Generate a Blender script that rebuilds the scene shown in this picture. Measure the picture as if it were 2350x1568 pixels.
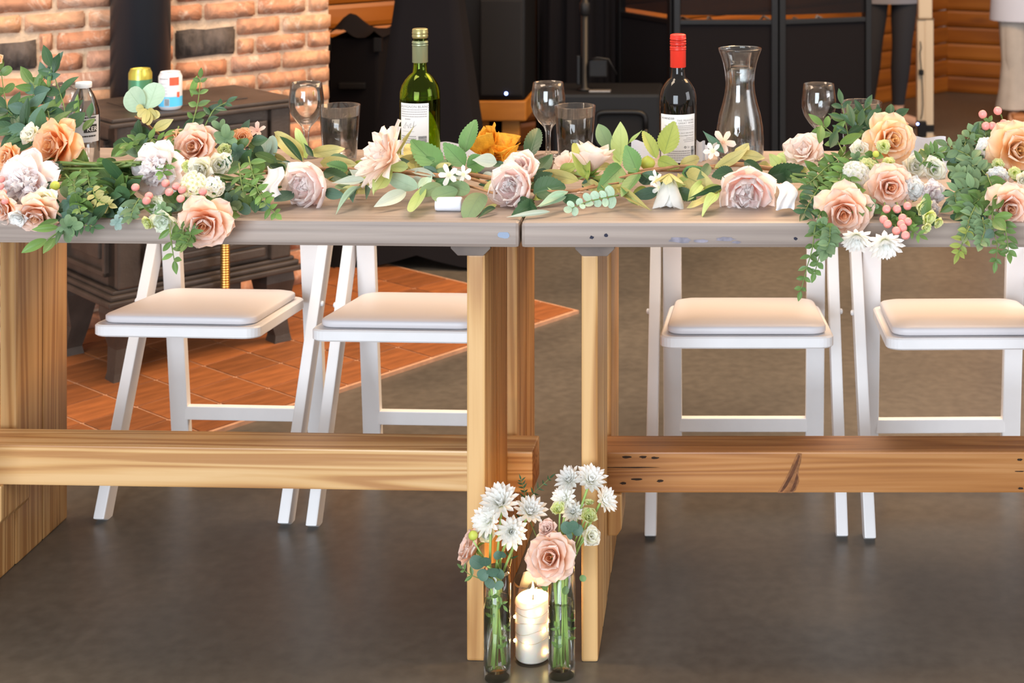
import bpy, bmesh, math, random
from mathutils import Vector, Matrix, Quaternion

# ------------------------------------------------------------------ camera, world, light
F = 3500.0            # focal length in pixels of the 2350 px wide frame
VX, VY = 1650.0, -300.0   # where the optical axis meets the (shifted) frame
H = 1.326             # camera height
scene = bpy.context.scene
for o in list(bpy.data.objects):
    bpy.data.objects.remove(o)
col = scene.collection

cam = bpy.data.cameras.new('camera')
cam.sensor_width = 36.0
cam.lens = 36.0 * F / 2350.0
cam.shift_x = (1175 - VX) / 2350.0
cam.shift_y = -(784 - VY) / 2350.0
cam.clip_start = 0.05
cam.dof.use_dof = True
cam.dof.focus_distance = 2.62
cam.dof.aperture_fstop = 7.5
camo = bpy.data.objects.new('camera', cam)
camo.location = (0, 0, H)
camo.rotation_euler = (math.pi / 2, 0, 0)
col.objects.link(camo)
scene.camera = camo

w = bpy.data.worlds.new('world')
scene.world = w
w.use_nodes = True
w.node_tree.nodes['Background'].inputs[0].default_value = (1.0, 0.93, 0.86, 1)
w.node_tree.nodes['Background'].inputs[1].default_value = 0.55

def area(name, loc, target, sx, sy, power, color):
    l = bpy.data.lights.new(name, 'AREA')
    l.shape = 'RECTANGLE'; l.size = sx; l.size_y = sy
    l.energy = power; l.color = color
    o = bpy.data.objects.new(name, l)
    o.location = loc
    d = Vector(target) - Vector(loc)
    o.rotation_euler = d.to_track_quat('-Z', 'Y').to_euler()
    col.objects.link(o)
    return o
# assumed cool daylight: unseen area light added behind the camera, no window built
area('assumed_daylight_front', (-1.6, -3.2, 1.5), (-0.3, 3.0, 0.5), 3.2, 2.6, 305, (0.79, 0.895, 1.0))
# added faintly cool area light from the right hand side, no fixture built
area('added_light_side', (4.6, 1.2, 2.0), (0.0, 3.6, 0.5), 2.2, 2.2, 90, (0.92, 0.95, 1.0))
# assumed warm light from above: unseen area lights added, no lamps built
area('assumed_overhead_light_back', (1.2, 4.9, 3.0), (1.1, 4.6, 0), 2.2, 1.6, 125, (1.0, 0.62, 0.30))
area('assumed_overhead_light_mid', (-0.2, 3.9, 3.2), (-0.2, 3.7, 0), 2.4, 1.2, 26, (1.0, 0.80, 0.60))
area('assumed_overhead_light_stove', (-1.3, 2.9, 3.0), (-1.8, 4.6, 0.8), 1.0, 1.0, 40, (1.0, 0.82, 0.62))

scene.cycles.transparent_max_bounces = 40
scene.cycles.max_bounces = 16
scene.cycles.transmission_bounces = 16
scene.view_settings.view_transform = 'Standard'
scene.view_settings.look = 'None'
scene.view_settings.gamma = 1.0
scene.view_settings.use_curve_mapping = False
scene.view_settings.exposure = 0.42

# ------------------------------------------------------------------ helpers
PI = math.pi
def P(px, py, Y):
    return Vector(((px - VX) * Y / F, Y, H - (py - VY) * Y / F))
def S(px, Y):
    return px * Y / F
TZ = 0.747            # table top height
def TY(py):
    return (H - TZ) * F / (py - VY)
def lerp(a, b, t): return a + (b - a) * t
def interp(x, pts):
    if x <= pts[0][0]: return pts[0][1]
    for (x0, y0), (x1, y1) in zip(pts, pts[1:]):
        if x <= x1: return lerp(y0, y1, (x - x0) / (x1 - x0))
    return pts[-1][1]

def mesh(name, verts, faces, mat=None, uvs=None, smooth=True):
    me = bpy.data.meshes.new(name)
    me.from_pydata([tuple(v) for v in verts], [], faces)
    if uvs is not None:
        uvl = me.uv_layers.new(name='UVMap')
        for li, l in enumerate(me.loops):
            uvl.data[li].uv = uvs[l.vertex_index]
    if smooth:
        me.polygons.foreach_set('use_smooth', [True] * len(me.polygons))
    if mat is not None: me.materials.append(mat)
    me.update()
    return me

def link(name, me, parent=None, loc=None, rot=None, scale=None, mw=None):
    o = bpy.data.objects.new(name, me)
    col.objects.link(o)
    if parent is not None: o.parent = parent
    if mw is not None: o.matrix_basis = mw
    if loc is not None: o.location = loc
    if rot is not None: o.rotation_euler = rot
    if scale is not None: o.scale = scale if hasattr(scale, '__len__') else (scale,) * 3
    return o

def tag(o, label, cat, group=None):
    o['label'] = label; o['category'] = cat
    if group: o['group'] = group
    return o
def structure(o, label=None):
    o['kind'] = 'structure'
    if label: o['label'] = label
    return o
def thing(name, label, cat, loc=(0, 0, 0), rotz=0, group=None):
    o = bpy.data.objects.new(name, None)
    o.empty_display_size = 0.05
    col.objects.link(o)
    o.location = loc; o.rotation_euler = (0, 0, rotz)
    return tag(o, label, cat, group)
def copy_tree(o, parent=None):
    c = o.copy(); col.objects.link(c); c.parent = parent
    for ch in list(o.children): copy_tree(ch, c)
    return c

class MB:
    """collects shapes into one mesh"""
    def __init__(s): s.v = []; s.f = []; s.sm = []
    def add(s, verts, faces, smooth=False):
        b = len(s.v); s.v += [Vector(v) for v in verts]
        s.f += [tuple(i + b for i in f) for f in faces]; s.sm += [smooth] * len(faces)
        return s
    def box(s, x0, x1, y0, y1, z0, z1, bev=0.0, m=None):
        bm = bmesh.new(); bmesh.ops.create_cube(bm, size=1)
        for v in bm.verts:
            v.co = Vector((lerp(x0, x1, v.co.x + .5), lerp(y0, y1, v.co.y + .5), lerp(z0, z1, v.co.z + .5)))
        if bev > 0:
            bmesh.ops.bevel(bm, geom=list(bm.edges), offset=bev, segments=2, affect='EDGES', profile=0.6)
        if m is not None: bm.transform(m)
        s.bm(bm); bm.free(); return s
    def bm(s, bm, smooth=False):
        bm.verts.index_update()
        s.add([v.co.copy() for v in bm.verts], [[v.index for v in f.verts] for f in bm.faces], smooth)
    def lathe(s, prof, n=32, c=(0, 0, 0), m=None, smooth=True):
        vs = []; fs = []; rows = []
        for r, z in prof:
            if r < 1e-6:
                rows.append([len(vs)]); vs.append(Vector((0, 0, z)))
            else:
                rows.append(list(range(len(vs), len(vs) + n)))
                for k in range(n):
                    a = 2 * PI * k / n
                    vs.append(Vector((r * math.cos(a), r * math.sin(a), z)))
        for A, B in zip(rows, rows[1:]):
            for k in range(n):
                k2 = (k + 1) % n
                if len(A) == 1 and len(B) == 1: continue
                if len(A) == 1: fs.append((A[0], B[k2], B[k]))
                elif len(B) == 1: fs.append((A[k], A[k2], B[0]))
                else: fs.append((A[k], A[k2], B[k2], B[k]))
        c = Vector(c)
        vs = [(m @ v if m else v) + c for v in vs]
        s.add(vs, fs, smooth); return s
    def tube(s, pts, r, n=8, r1=None, cap=True, smooth=True):
        pts = [Vector(p) for p in pts]; N = len(pts); vs = []; fs = []
        up = Vector((0, 0, 1)); prev = None
        for i, p in enumerate(pts):
            t = (pts[min(i + 1, N - 1)] - pts[max(i - 1, 0)]).normalized()
            if prev is None:
                a = t.cross(up)
                if a.length < 1e-3: a = t.cross(Vector((1, 0, 0)))
                a.normalize()
            else:
                a = (prev - t * prev.dot(t))
                if a.length < 1e-4: a = t.cross(up)
                a.normalize()
            prev = a; b = t.cross(a)
            rr = r if r1 is None else lerp(r, r1, i / max(1, N - 1))
            if isinstance(r, (list, tuple)): rr = r[i]
            for k in range(n):
                an = 2 * PI * k / n
                vs.append(p + a * (rr * math.cos(an)) + b * (rr * math.sin(an)))
        for i in range(N - 1):
            for k in range(n):
                k2 = (k + 1) % n
                fs.append((i * n + k, i * n + k2, (i + 1) * n + k2, (i + 1) * n + k))
        if cap:
            fs.append(tuple(range(n - 1, -1, -1))); fs.append(tuple((N - 1) * n + k for k in range(n)))
        s.add(vs, fs, smooth); return s
    def prism(s, poly, y0, y1, m=None, bev=0):
        """poly in (x,z), extruded along y"""
        n = len(poly)
        bm = bmesh.new()
        A = [bm.verts.new((x, y0, z)) for x, z in poly]; B = [bm.verts.new((x, y1, z)) for x, z in poly]
        bm.faces.new(A[::-1]) ; bm.faces.new(B)
        for k in range(n):
            k2 = (k + 1) % n
            bm.faces.new((A[k], A[k2], B[k2], B[k]))
        bmesh.ops.recalc_face_normals(bm, faces=bm.faces)
        if bev: bmesh.ops.bevel(bm, geom=list(bm.edges), offset=bev, segments=2, affect='EDGES', profile=.6)
        if m is not None: bm.transform(m)
        s.bm(bm); bm.free(); return s
    def build(s, name, mat=None, parent=None, **kw):
        me = bpy.data.meshes.new(name)
        me.from_pydata([tuple(v) for v in s.v], [], s.f)
        me.polygons.foreach_set('use_smooth', s.sm)
        if mat is not None: me.materials.append(mat)
        me.update()
        return link(name, me, parent, **kw)

def board(name, mat, parent, p0, p1, wid, thk, wdir, bev=0.002, ext=0.0):
    """a straight bar from p0 to p1, wid measured along wdir"""
    p0 = Vector(p0); p1 = Vector(p1); d = (p1 - p0); L = d.length; z = d.normalized()
    x = Vector(wdir); x = (x - z * x.dot(z)).normalized(); y = z.cross(x)
    mb = MB().box(-wid / 2, wid / 2, -thk / 2, thk / 2, -ext, L + ext, bev)
    mw = Matrix((x, y, z)).transposed().to_4x4(); mw.translation = p0
    return mb.build(name, mat, parent, mw=mw)

# ------------------------------------------------------------------ materials
_m = {}
def newmat(name):
    m = bpy.data.materials.new(name); m.use_nodes = True
    nt = m.node_tree; b = nt.nodes['Principled BSDF']
    return m, nt, b
def N(nt, t, **kw):
    n = nt.nodes.new(t)
    for k, v in kw.items(): setattr(n, k, v)
    return n
def ramp(nt, stops):
    r = N(nt, 'ShaderNodeValToRGB'); e = r.color_ramp.elements
    while len(e) < len(stops): e.new(0.5)
    for el, (p, c) in zip(e, stops):
        el.position = p; el.color = (c[0], c[1], c[2], 1)
    return r
def sc(c, k): return tuple(min(1, x * k) for x in c)

def mat(name, base, rough=.5, metal=0, trans=0, ior=1.45, emis=None, es=0, var=0, vscale=12,
        bump=0, bscale=60, objrand=0, coat=0, spec=.5, stretch=(1, 1, 1), alpha=1):
    if name in _m: return _m[name]
    m, nt, b = newmat(name)
    b.inputs['Base Color'].default_value = (*base, 1)
    b.inputs['Roughness'].default_value = rough
    b.inputs['Metallic'].default_value = metal
    b.inputs['Transmission Weight'].default_value = trans
    b.inputs['IOR'].default_value = ior
    b.inputs['Coat Weight'].default_value = coat
    b.inputs['Specular IOR Level'].default_value = spec
    b.inputs['Alpha'].default_value = alpha
    if emis:
        b.inputs['Emission Color'].default_value = (*emis, 1); b.inputs['Emission Strength'].default_value = es
    L = nt.links
    if var or bump:
        tc = N(nt, 'ShaderNodeTexCoord'); mp = N(nt, 'ShaderNodeMapping')
        mp.inputs['Scale'].default_value = stretch
        L.new(tc.outputs['Object'], mp.inputs['Vector'])
    if var:
        no = N(nt, 'ShaderNodeTexNoise'); no.inputs['Scale'].default_value = vscale; no.inputs['Detail'].default_value = 5
        L.new(mp.outputs[0], no.inputs['Vector'])
        r = ramp(nt, [(.3, sc(base, 1 - var)), (.7, sc(base, 1 + var))])
        L.new(no.outputs['Fac'], r.inputs['Fac']); out = r.outputs['Color']
        if objrand:
            oi = N(nt, 'ShaderNodeObjectInfo'); hs = N(nt, 'ShaderNodeHueSaturation')
            mr = N(nt, 'ShaderNodeMapRange'); mr.inputs['To Min'].default_value = 1 - objrand; mr.inputs['To Max'].default_value = 1 + objrand
            L.new(oi.outputs['Random'], mr.inputs['Value']); L.new(mr.outputs[0], hs.inputs['Value'])
            L.new(out, hs.inputs['Color']); out = hs.outputs['Color']
        L.new(out, b.inputs['Base Color'])
    if bump:
        n2 = N(nt, 'ShaderNodeTexNoise'); n2.inputs['Scale'].default_value = bscale; n2.inputs['Detail'].default_value = 4
        L.new(mp.outputs[0], n2.inputs['Vector'])
        bp = N(nt, 'ShaderNodeBump'); bp.inputs['Strength'].default_value = bump; bp.inputs['Distance'].default_value = 0.01
        L.new(n2.outputs['Fac'], bp.inputs['Height']); L.new(bp.outputs[0], b.inputs['Normal'])
    _m[name] = m
    return m

def wood(name, c_light, c_mid, c_dark, axis='X', rough=.45, grain=26, knots=0.0, knotc=(.08, .035, .015), lines=.5, coat=0, objrand=.10, knot_scale=(2.2, 7), st_=.10):
    if name in _m: return _m[name]
    m, nt, b = newmat(name); L = nt.links
    tc = N(nt, 'ShaderNodeTexCoord'); oi = N(nt, 'ShaderNodeObjectInfo')
    ad = N(nt, 'ShaderNodeVectorMath', operation='ADD'); mu = N(nt, 'ShaderNodeVectorMath', operation='SCALE')
    L.new(oi.outputs['Location'], mu.inputs[0]); mu.inputs['Scale'].default_value = 3.1
    L.new(tc.outputs['Object'], ad.inputs[0]); L.new(mu.outputs[0], ad.inputs[1])
    mp = N(nt, 'ShaderNodeMapping')
    sc_ = {'X': (st_, 1, 1), 'Y': (1, st_, 1), 'Z': (1, 1, st_)}[axis]
    mp.inputs['Scale'].default_value = sc_
    L.new(ad.outputs[0], mp.inputs['Vector'])
    n1 = N(nt, 'ShaderNodeTexNoise'); n1.inputs['Scale'].default_value = grain; n1.inputs['Detail'].default_value = 6; n1.inputs['Distortion'].default_value = .6
    n2 = N(nt, 'ShaderNodeTexNoise'); n2.inputs['Scale'].default_value = grain * .28; n2.inputs['Detail'].default_value = 2; n2.inputs['Distortion'].default_value = .4
    L.new(mp.outputs[0], n1.inputs['Vector']); L.new(mp.outputs[0], n2.inputs['Vector'])
    # growth rings: sine of the broad noise
    mm = N(nt, 'ShaderNodeMath', operation='MULTIPLY'); mm.inputs[1].default_value = 70
    L.new(n2.outputs['Fac'], mm.inputs[0])
    sn = N(nt, 'ShaderNodeMath', operation='SINE'); L.new(mm.outputs[0], sn.inputs[0])
    ma = N(nt, 'ShaderNodeMapRange'); ma.inputs['From Min'].default_value = -1
    ma.inputs['To Min'].default_value = -lines * .28; ma.inputs['To Max'].default_value = lines * .14
    L.new(sn.outputs[0], ma.inputs['Value'])
    su = N(nt, 'ShaderNodeMath', operation='ADD'); L.new(n1.outputs['Fac'], su.inputs[0]); L.new(ma.outputs[0], su.inputs[1])
    r = ramp(nt, [(.22, c_dark), (.45, c_mid), (.68, c_light)])
    L.new(su.outputs[0], r.inputs['Fac']); out = r.outputs['Color']
    if knots:
        mk = N(nt, 'ShaderNodeMapping')
        a, c = knot_scale
        mk.inputs['Scale'].default_value = {'X': (a, c, c), 'Y': (c, a, c), 'Z': (c, c, a)}[axis]
        L.new(ad.outputs[0], mk.inputs['Vector'])
        vo = N(nt, 'ShaderNodeTexVoronoi'); vo.inputs['Scale'].default_value = 1.0
        L.new(mk.outputs[0], vo.inputs['Vector'])
        kr = ramp(nt, [(.03, (1, 1, 1)), (.03 + knots, (0, 0, 0))])
        L.new(vo.outputs['Distance'], kr.inputs['Fac'])
        mx = N(nt, 'ShaderNodeMix', data_type='RGBA')
        L.new(kr.outputs['Color'], mx.inputs['Factor']); L.new(out, mx.inputs['A']); mx.inputs['B'].default_value = (*knotc, 1)
        out = mx.outputs['Result']
    hs = N(nt, 'ShaderNodeHueSaturation'); mr = N(nt, 'ShaderNodeMapRange')
    mr.inputs['To Min'].default_value = 1 - objrand; mr.inputs['To Max'].default_value = 1 + objrand
    L.new(oi.outputs['Random'], mr.inputs['Value']); L.new(mr.outputs[0], hs.inputs['Value']); L.new(out, hs.inputs['Color'])
    L.new(hs.outputs['Color'], b.inputs['Base Color'])
    b.inputs['Roughness'].default_value = rough; b.inputs['Coat Weight'].default_value = coat
    bp = N(nt, 'ShaderNodeBump'); bp.inputs['Strength'].default_value = .12; bp.inputs['Distance'].default_value = .004
    L.new(su.outputs[0], bp.inputs['Height']); L.new(bp.outputs[0], b.inputs['Normal'])
    _m[name] = m
    return m

def glass(name, color=(1, 1, 1), rough=0.0, ior=1.45, thin=None, refr=0):
    if name in _m: return _m[name]
    m, nt, b = newmat(name); nt.nodes.remove(b)
    if thin is not None:      # thin walls: light passes straight through, the rest is mirrored by angle
        t = N(nt, 'ShaderNodeBsdfTransparent'); t.inputs['Color'].default_value = (*color, 1)
        gl = N(nt, 'ShaderNodeBsdfGlossy'); gl.inputs['Roughness'].default_value = max(rough, .015); gl.inputs['Color'].default_value = (.95, .95, .95, 1)
        fr = N(nt, 'ShaderNodeFresnel'); fr.inputs['IOR'].default_value = ior
        mr = N(nt, 'ShaderNodeMapRange'); mr.inputs['To Min'].default_value = thin[0]; mr.inputs['To Max'].default_value = thin[1]
        nt.links.new(fr.outputs[0], mr.inputs['Value'])
        ms = N(nt, 'ShaderNodeMixShader'); nt.links.new(mr.outputs[0], ms.inputs[0])
        nt.links.new(t.outputs[0], ms.inputs[1]); nt.links.new(gl.outputs[0], ms.inputs[2])
        out = ms.outputs[0]
        if refr:
            g = N(nt, 'ShaderNodeBsdfGlass'); g.inputs['Color'].default_value = (*color, 1); g.inputs['IOR'].default_value = ior
            m2 = N(nt, 'ShaderNodeMixShader'); m2.inputs[0].default_value = refr
            nt.links.new(out, m2.inputs[1]); nt.links.new(g.outputs[0], m2.inputs[2]); out = m2.outputs[0]
        nt.links.new(out, nt.nodes['Material Output'].inputs[0]); _m[name] = m
        return m
    g = N(nt, 'ShaderNodeBsdfGlass'); g.inputs['Color'].default_value = (*color, 1)
    g.inputs['Roughness'].default_value = rough; g.inputs['IOR'].default_value = ior
    nt.links.new(g.outputs[0], nt.nodes['Material Output'].inputs[0]); _m[name] = m
    return m

def sheet(name, c0, c1, c2=None, rough=.55, transl=.25, veins=0, veinc=None, objrand=.08, mid=.5, noise_amt=.12):
    """petals and leaves: colour runs from base c0 to tip c1 along UV v (and to the edge c2), light passes through"""
    if name in _m: return _m[name]
    m, nt, b = newmat(name); L = nt.links
    uv = N(nt, 'ShaderNodeUVMap'); sp = N(nt, 'ShaderNodeSeparateXYZ'); L.new(uv.outputs[0], sp.inputs[0])
    stops = [(.05, c0), (.85, c1)] if c2 is None else [(.05, c0), (mid, c1), (.98, c2)]
    r = ramp(nt, stops); L.new(sp.outputs['Y'], r.inputs['Fac']); out = r.outputs['Color']
    tc = N(nt, 'ShaderNodeTexCoord'); no = N(nt, 'ShaderNodeTexNoise'); no.inputs['Scale'].default_value = 3.5
    L.new(tc.outputs['Object'], no.inputs['Vector'])
    oi = N(nt, 'ShaderNodeObjectInfo'); hs = N(nt, 'ShaderNodeHueSaturation')
    a1 = N(nt, 'ShaderNodeMapRange'); a1.inputs['To Min'].default_value = 1 - objrand; a1.inputs['To Max'].default_value = 1 + objrand
    L.new(oi.outputs['Random'], a1.inputs['Value'])
    a2 = N(nt, 'ShaderNodeMapRange'); a2.inputs['To Min'].default_value = -noise_amt; a2.inputs['To Max'].default_value = noise_amt
    L.new(no.outputs['Fac'], a2.inputs['Value'])
    ad = N(nt, 'ShaderNodeMath', operation='ADD'); L.new(a1.outputs[0], ad.inputs[0]); L.new(a2.outputs[0], ad.inputs[1])
    L.new(ad.outputs[0], hs.inputs['Value']); L.new(out, hs.inputs['Color']); out = hs.outputs['Color']
    if veins:
        ab = N(nt, 'ShaderNodeMath', operation='SUBTRACT'); ab.inputs[1].default_value = .5; L.new(sp.outputs['X'], ab.inputs[0])
        a = N(nt, 'ShaderNodeMath', operation='ABSOLUTE'); L.new(ab.outputs[0], a.inputs[0])
        mr = ramp(nt, [(.012, (1, 1, 1)), (.035, (0, 0, 0))]); L.new(a.outputs[0], mr.inputs['Fac'])
        # side veins: sawtooth of v - |u|
        s1 = N(nt, 'ShaderNodeMath', operation='MULTIPLY'); s1.inputs[1].default_value = .55; L.new(a.outputs[0], s1.inputs[0])
        s2 = N(nt, 'ShaderNodeMath', operation='SUBTRACT'); L.new(sp.outputs['Y'], s2.inputs[0]); L.new(s1.outputs[0], s2.inputs[1])
        s3 = N(nt, 'ShaderNodeMath', operation='MULTIPLY'); s3.inputs[1].default_value = 6.5; L.new(s2.outputs[0], s3.inputs[0])
        s4 = N(nt, 'ShaderNodeMath', operation='FRACT'); L.new(s3.outputs[0], s4.inputs[0])
        sr = ramp(nt, [(.0, (.55, .55, .55)), (.10, (0, 0, 0))]); L.new(s4.outputs[0], sr.inputs['Fac'])
        mxx = N(nt, 'ShaderNodeMix', data_type='RGBA', blend_type='LIGHTEN'); mxx.inputs['Factor'].default_value = 1
        L.new(mr.outputs['Color'], mxx.inputs['A']); L.new(sr.outputs['Color'], mxx.inputs['B'])
        k = N(nt, 'ShaderNodeMath', operation='MULTIPLY'); k.inputs[1].default_value = veins
        L.new(mxx.outputs['Result'], k.inputs[0])
        mx = N(nt, 'ShaderNodeMix', data_type='RGBA'); L.new(k.outputs[0], mx.inputs['Factor'])
        L.new(out, mx.inputs['A']); mx.inputs['B'].default_value = (*(veinc or sc(c0, .45)), 1); out = mx.outputs['Result']
        bp = N(nt, 'ShaderNodeBump'); bp.inputs['Strength'].default_value = .25; bp.inputs['Distance'].default_value = .002; bp.invert = True
        L.new(mxx.outputs['Result'], bp.inputs['Height']); L.new(bp.outputs[0], b.inputs['Normal'])
    L.new(out, b.inputs['Base Color']); b.inputs['Roughness'].default_value = rough
    b.inputs['Specular IOR Level'].default_value = .35
    if transl:
        t = N(nt, 'ShaderNodeBsdfTranslucent'); L.new(out, t.inputs['Color'])
        ms = N(nt, 'ShaderNodeMixShader'); ms.inputs[0].default_value = transl
        L.new(b.outputs[0], ms.inputs[1]); L.new(t.outputs[0], ms.inputs[2])
        L.new(ms.outputs[0], nt.nodes['Material Output'].inputs[0])
    _m[name] = m
    return m

# lettering: built-in font turned into flat mesh outlines
def text_geo(body, size, align='LEFT', spacing=1.0):
    c = bpy.data.curves.new('lettering', 'FONT'); c.body = body; c.size = size; c.align_x = align
    c.space_character = spacing; c.resolution_u = 2
    o = bpy.data.objects.new('lettering', c); col.objects.link(o)
    dg = bpy.context.evaluated_depsgraph_get()
    me = o.evaluated_get(dg).to_mesh()
    vs = [v.co.copy() for v in me.vertices]; fs = [tuple(p.vertices) for p in me.polygons]
    o.evaluated_get(dg).to_mesh_clear()
    bpy.data.objects.remove(o); bpy.data.curves.remove(c)
    return vs, fs
def wrap(vs, R, x0, z0, ang0=-PI / 2):
    """flat (x,y) lettering onto an upright cylinder facing -Y"""
    return [Vector((R * math.cos(ang0 + (v.x + x0) / R), R * math.sin(ang0 + (v.x + x0) / R), v.y + z0)) for v in vs]
def strip_geo(x0, x1, z0, z1, n=2):
    vs = []; fs = []
    for k in range(n + 1):
        x = lerp(x0, x1, k / n); vs += [Vector((x, z0, 0)), Vector((x, z1, 0))]
    for k in range(n): fs.append((2 * k, 2 * k + 2, 2 * k + 3, 2 * k + 1))
    return vs, fs
# ------------------------------------------------------------------ the room
def concrete():
    m, nt, b = newmat('polished_concrete'); L = nt.links
    tc = N(nt, 'ShaderNodeTexCoord')
    n1 = N(nt, 'ShaderNodeTexNoise'); n1.inputs['Scale'].default_value = 1.6; n1.inputs['Detail'].default_value = 6; n1.inputs['Distortion'].default_value = .6
    n2 = N(nt, 'ShaderNodeTexNoise'); n2.inputs['Scale'].default_value = 38; n2.inputs['Detail'].default_value = 6
    L.new(tc.outputs['Object'], n1.inputs['Vector']); L.new(tc.outputs['Object'], n2.inputs['Vector'])
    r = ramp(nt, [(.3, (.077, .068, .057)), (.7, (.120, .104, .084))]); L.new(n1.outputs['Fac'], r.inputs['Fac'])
    r2 = ramp(nt, [(.35, (.82, .82, .82)), (.7, (1.1, 1.1, 1.1))]); L.new(n2.outputs['Fac'], r2.inputs['Fac'])
    mx = N(nt, 'ShaderNodeMix', data_type='RGBA', blend_type='MULTIPLY'); mx.inputs['Factor'].default_value = 1
    L.new(r.outputs['Color'], mx.inputs['A']); L.new(r2.outputs['Color'], mx.inputs['B'])
    L.new(mx.outputs['Result'], b.inputs['Base Color'])
    rr = N(nt, 'ShaderNodeMapRange'); rr.inputs['To Min'].default_value = .26; rr.inputs['To Max'].default_value = .42
    L.new(n1.outputs['Fac'], rr.inputs['Value']); L.new(rr.outputs[0], b.inputs['Roughness'])
    bp = N(nt, 'ShaderNodeBump'); bp.inputs['Strength'].default_value = .03; L.new(n2.outputs['Fac'], bp.inputs['Height']); L.new(bp.outputs[0], b.inputs['Normal'])
    return m
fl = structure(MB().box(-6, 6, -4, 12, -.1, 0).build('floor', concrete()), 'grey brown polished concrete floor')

# log wall behind, and its neighbour beyond the corner
M_log = wood('log_wall_wood', (.46, .15, .018), (.37, .11, .010), (.22, .058, .006), 'X', .38, 9, knots=.10, knotc=(.12, .03, .008), lines=.25, coat=.25, knot_scale=(1.3, 5))
corner = Vector((1.35, 9.14, 0))
def log_wall(name, p_far, p_near, label):
    d = (p_near - p_far); Lw = d.length; ang = math.atan2(d.y, d.x)
    back = MB().box(0, Lw, .045, .14, 0, 2.7).build(name, mat('log_backing', (.22, .08, .015), .8))
    back.location = p_far; back.rotation_euler = (0, 0, ang)
    structure(back, label)
    h = .098
    prof = [(-.045, .002), (-.052, .02), (-.052, h - .02), (-.045, h - .004), (.05, h - .004), (.05, .002)]
    mb = MB()
    n = len(prof)
    vs = [(0, y + .0, z) for y, z in prof] + [(Lw, y, z) for y, z in prof]
    fs = [tuple(range(n - 1, -1, -1)), tuple(range(n, 2 * n))] + [(k, (k + 1) % n, n + (k + 1) % n, n + k) for k in range(n)]
    me = mesh('log', vs, [f[::-1] for f in fs], M_log, smooth=False)
    for k in range(27):
        link('log', me, back, loc=(0, 0, k * h))
    return back
wdir = Vector((.70, .714, 0))
p_left = corner - wdir * 6.5
log_wall('wall_back', p_left, corner, 'wall of stacked orange stained logs')
log_wall('wall_right', corner, corner + Vector((.91, -.416, 0)) * 4.5, 'log wall meeting the other in a corner')

# brick chimney breast
u = Vector((.70, .714, 0)).normalized()
nb = Vector((u.y, -u.x, 0))          # faces the stove
bw0 = Vector((-1.58, 4.59, 0))
ang_u = math.atan2(u.y, u.x)
T0, T1 = -1.02, .462
M_mortar = mat('mortar', (.56, .41, .29), .9, var=.18, vscale=30, bump=.5, bscale=90)
wb = MB().box(T0, T1 - .006, -.003, .52, 0, 2.6).build('wall_brick', M_mortar)
wb.location = bw0; wb.rotation_euler = (0, 0, ang_u); structure(wb, 'reclaimed brick chimney wall with wide tan mortar joints')
def brick_mat():
    m, nt, b = newmat('old_brick'); L = nt.links
    tc = N(nt, 'ShaderNodeTexCoord'); oi = N(nt, 'ShaderNodeObjectInfo')
    ad = N(nt, 'ShaderNodeVectorMath', operation='ADD'); mu = N(nt, 'ShaderNodeVectorMath', operation='SCALE'); mu.inputs['Scale'].default_value = 7.3
    L.new(oi.outputs['Location'], mu.inputs[0]); L.new(tc.outputs['Object'], ad.inputs[0]); L.new(mu.outputs[0], ad.inputs[1])
    r0 = ramp(nt, [(0, (.44, .20, .115)), (.35, (.50, .25, .15)), (.65, (.56, .31, .18)), (1, (.48, .26, .185))]); L.new(oi.outputs['Random'], r0.inputs['Fac'])
    n1 = N(nt, 'ShaderNodeTexNoise'); n1.inputs['Scale'].default_value = 22; n1.inputs['Detail'].default_value = 6; n1.inputs['Distortion'].default_value = 1.2
    L.new(ad.outputs[0], n1.inputs['Vector'])
    r1 = ramp(nt, [(.35, (.72, .72, .72)), (.6, (1.1, 1.05, 1.0))]); L.new(n1.outputs['Fac'], r1.inputs['Fac'])
    mx = N(nt, 'ShaderNodeMix', data_type='RGBA', blend_type='MULTIPLY'); mx.inputs['Factor'].default_value = 1
    L.new(r0.outputs['Color'], mx.inputs['A']); L.new(r1.outputs['Color'], mx.inputs['B'])
    n2 = N(nt, 'ShaderNodeTexNoise'); n2.inputs['Scale'].default_value = 11; n2.inputs['Detail'].default_value = 7; n2.inputs['Distortion'].default_value = 2.4; n2.inputs['Roughness'].default_value = .65
    L.new(ad.outputs[0], n2.inputs['Vector'])
    r2 = ramp(nt, [(.55, (0, 0, 0)), (.68, (.75, .75, .75))]); L.new(n2.outputs['Fac'], r2.inputs['Fac'])
    m2 = N(nt, 'ShaderNodeMix', data_type='RGBA'); L.new(r2.outputs['Color'], m2.inputs['Factor']); L.new(mx.outputs['Result'], m2.inputs['A']); m2.inputs['B'].default_value = (.66, .50, .40, 1)
    L.new(m2.outputs['Result'], b.inputs['Base Color']); b.inputs['Roughness'].default_value = .85
    bp = N(nt, 'ShaderNodeBump'); bp.inputs['Strength'].default_value = .45; bp.inputs['Distance'].default_value = .01; L.new(n1.outputs['Fac'], bp.inputs['Height']); L.new(bp.outputs[0], b.inputs['Normal'])
    return m
M_brick = brick_mat()
M_brick_dark = mat('burnt_brick', (.075, .058, .05), .9, var=.6, vscale=30, bump=.6, bscale=60)
rng = random.Random(4)
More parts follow.
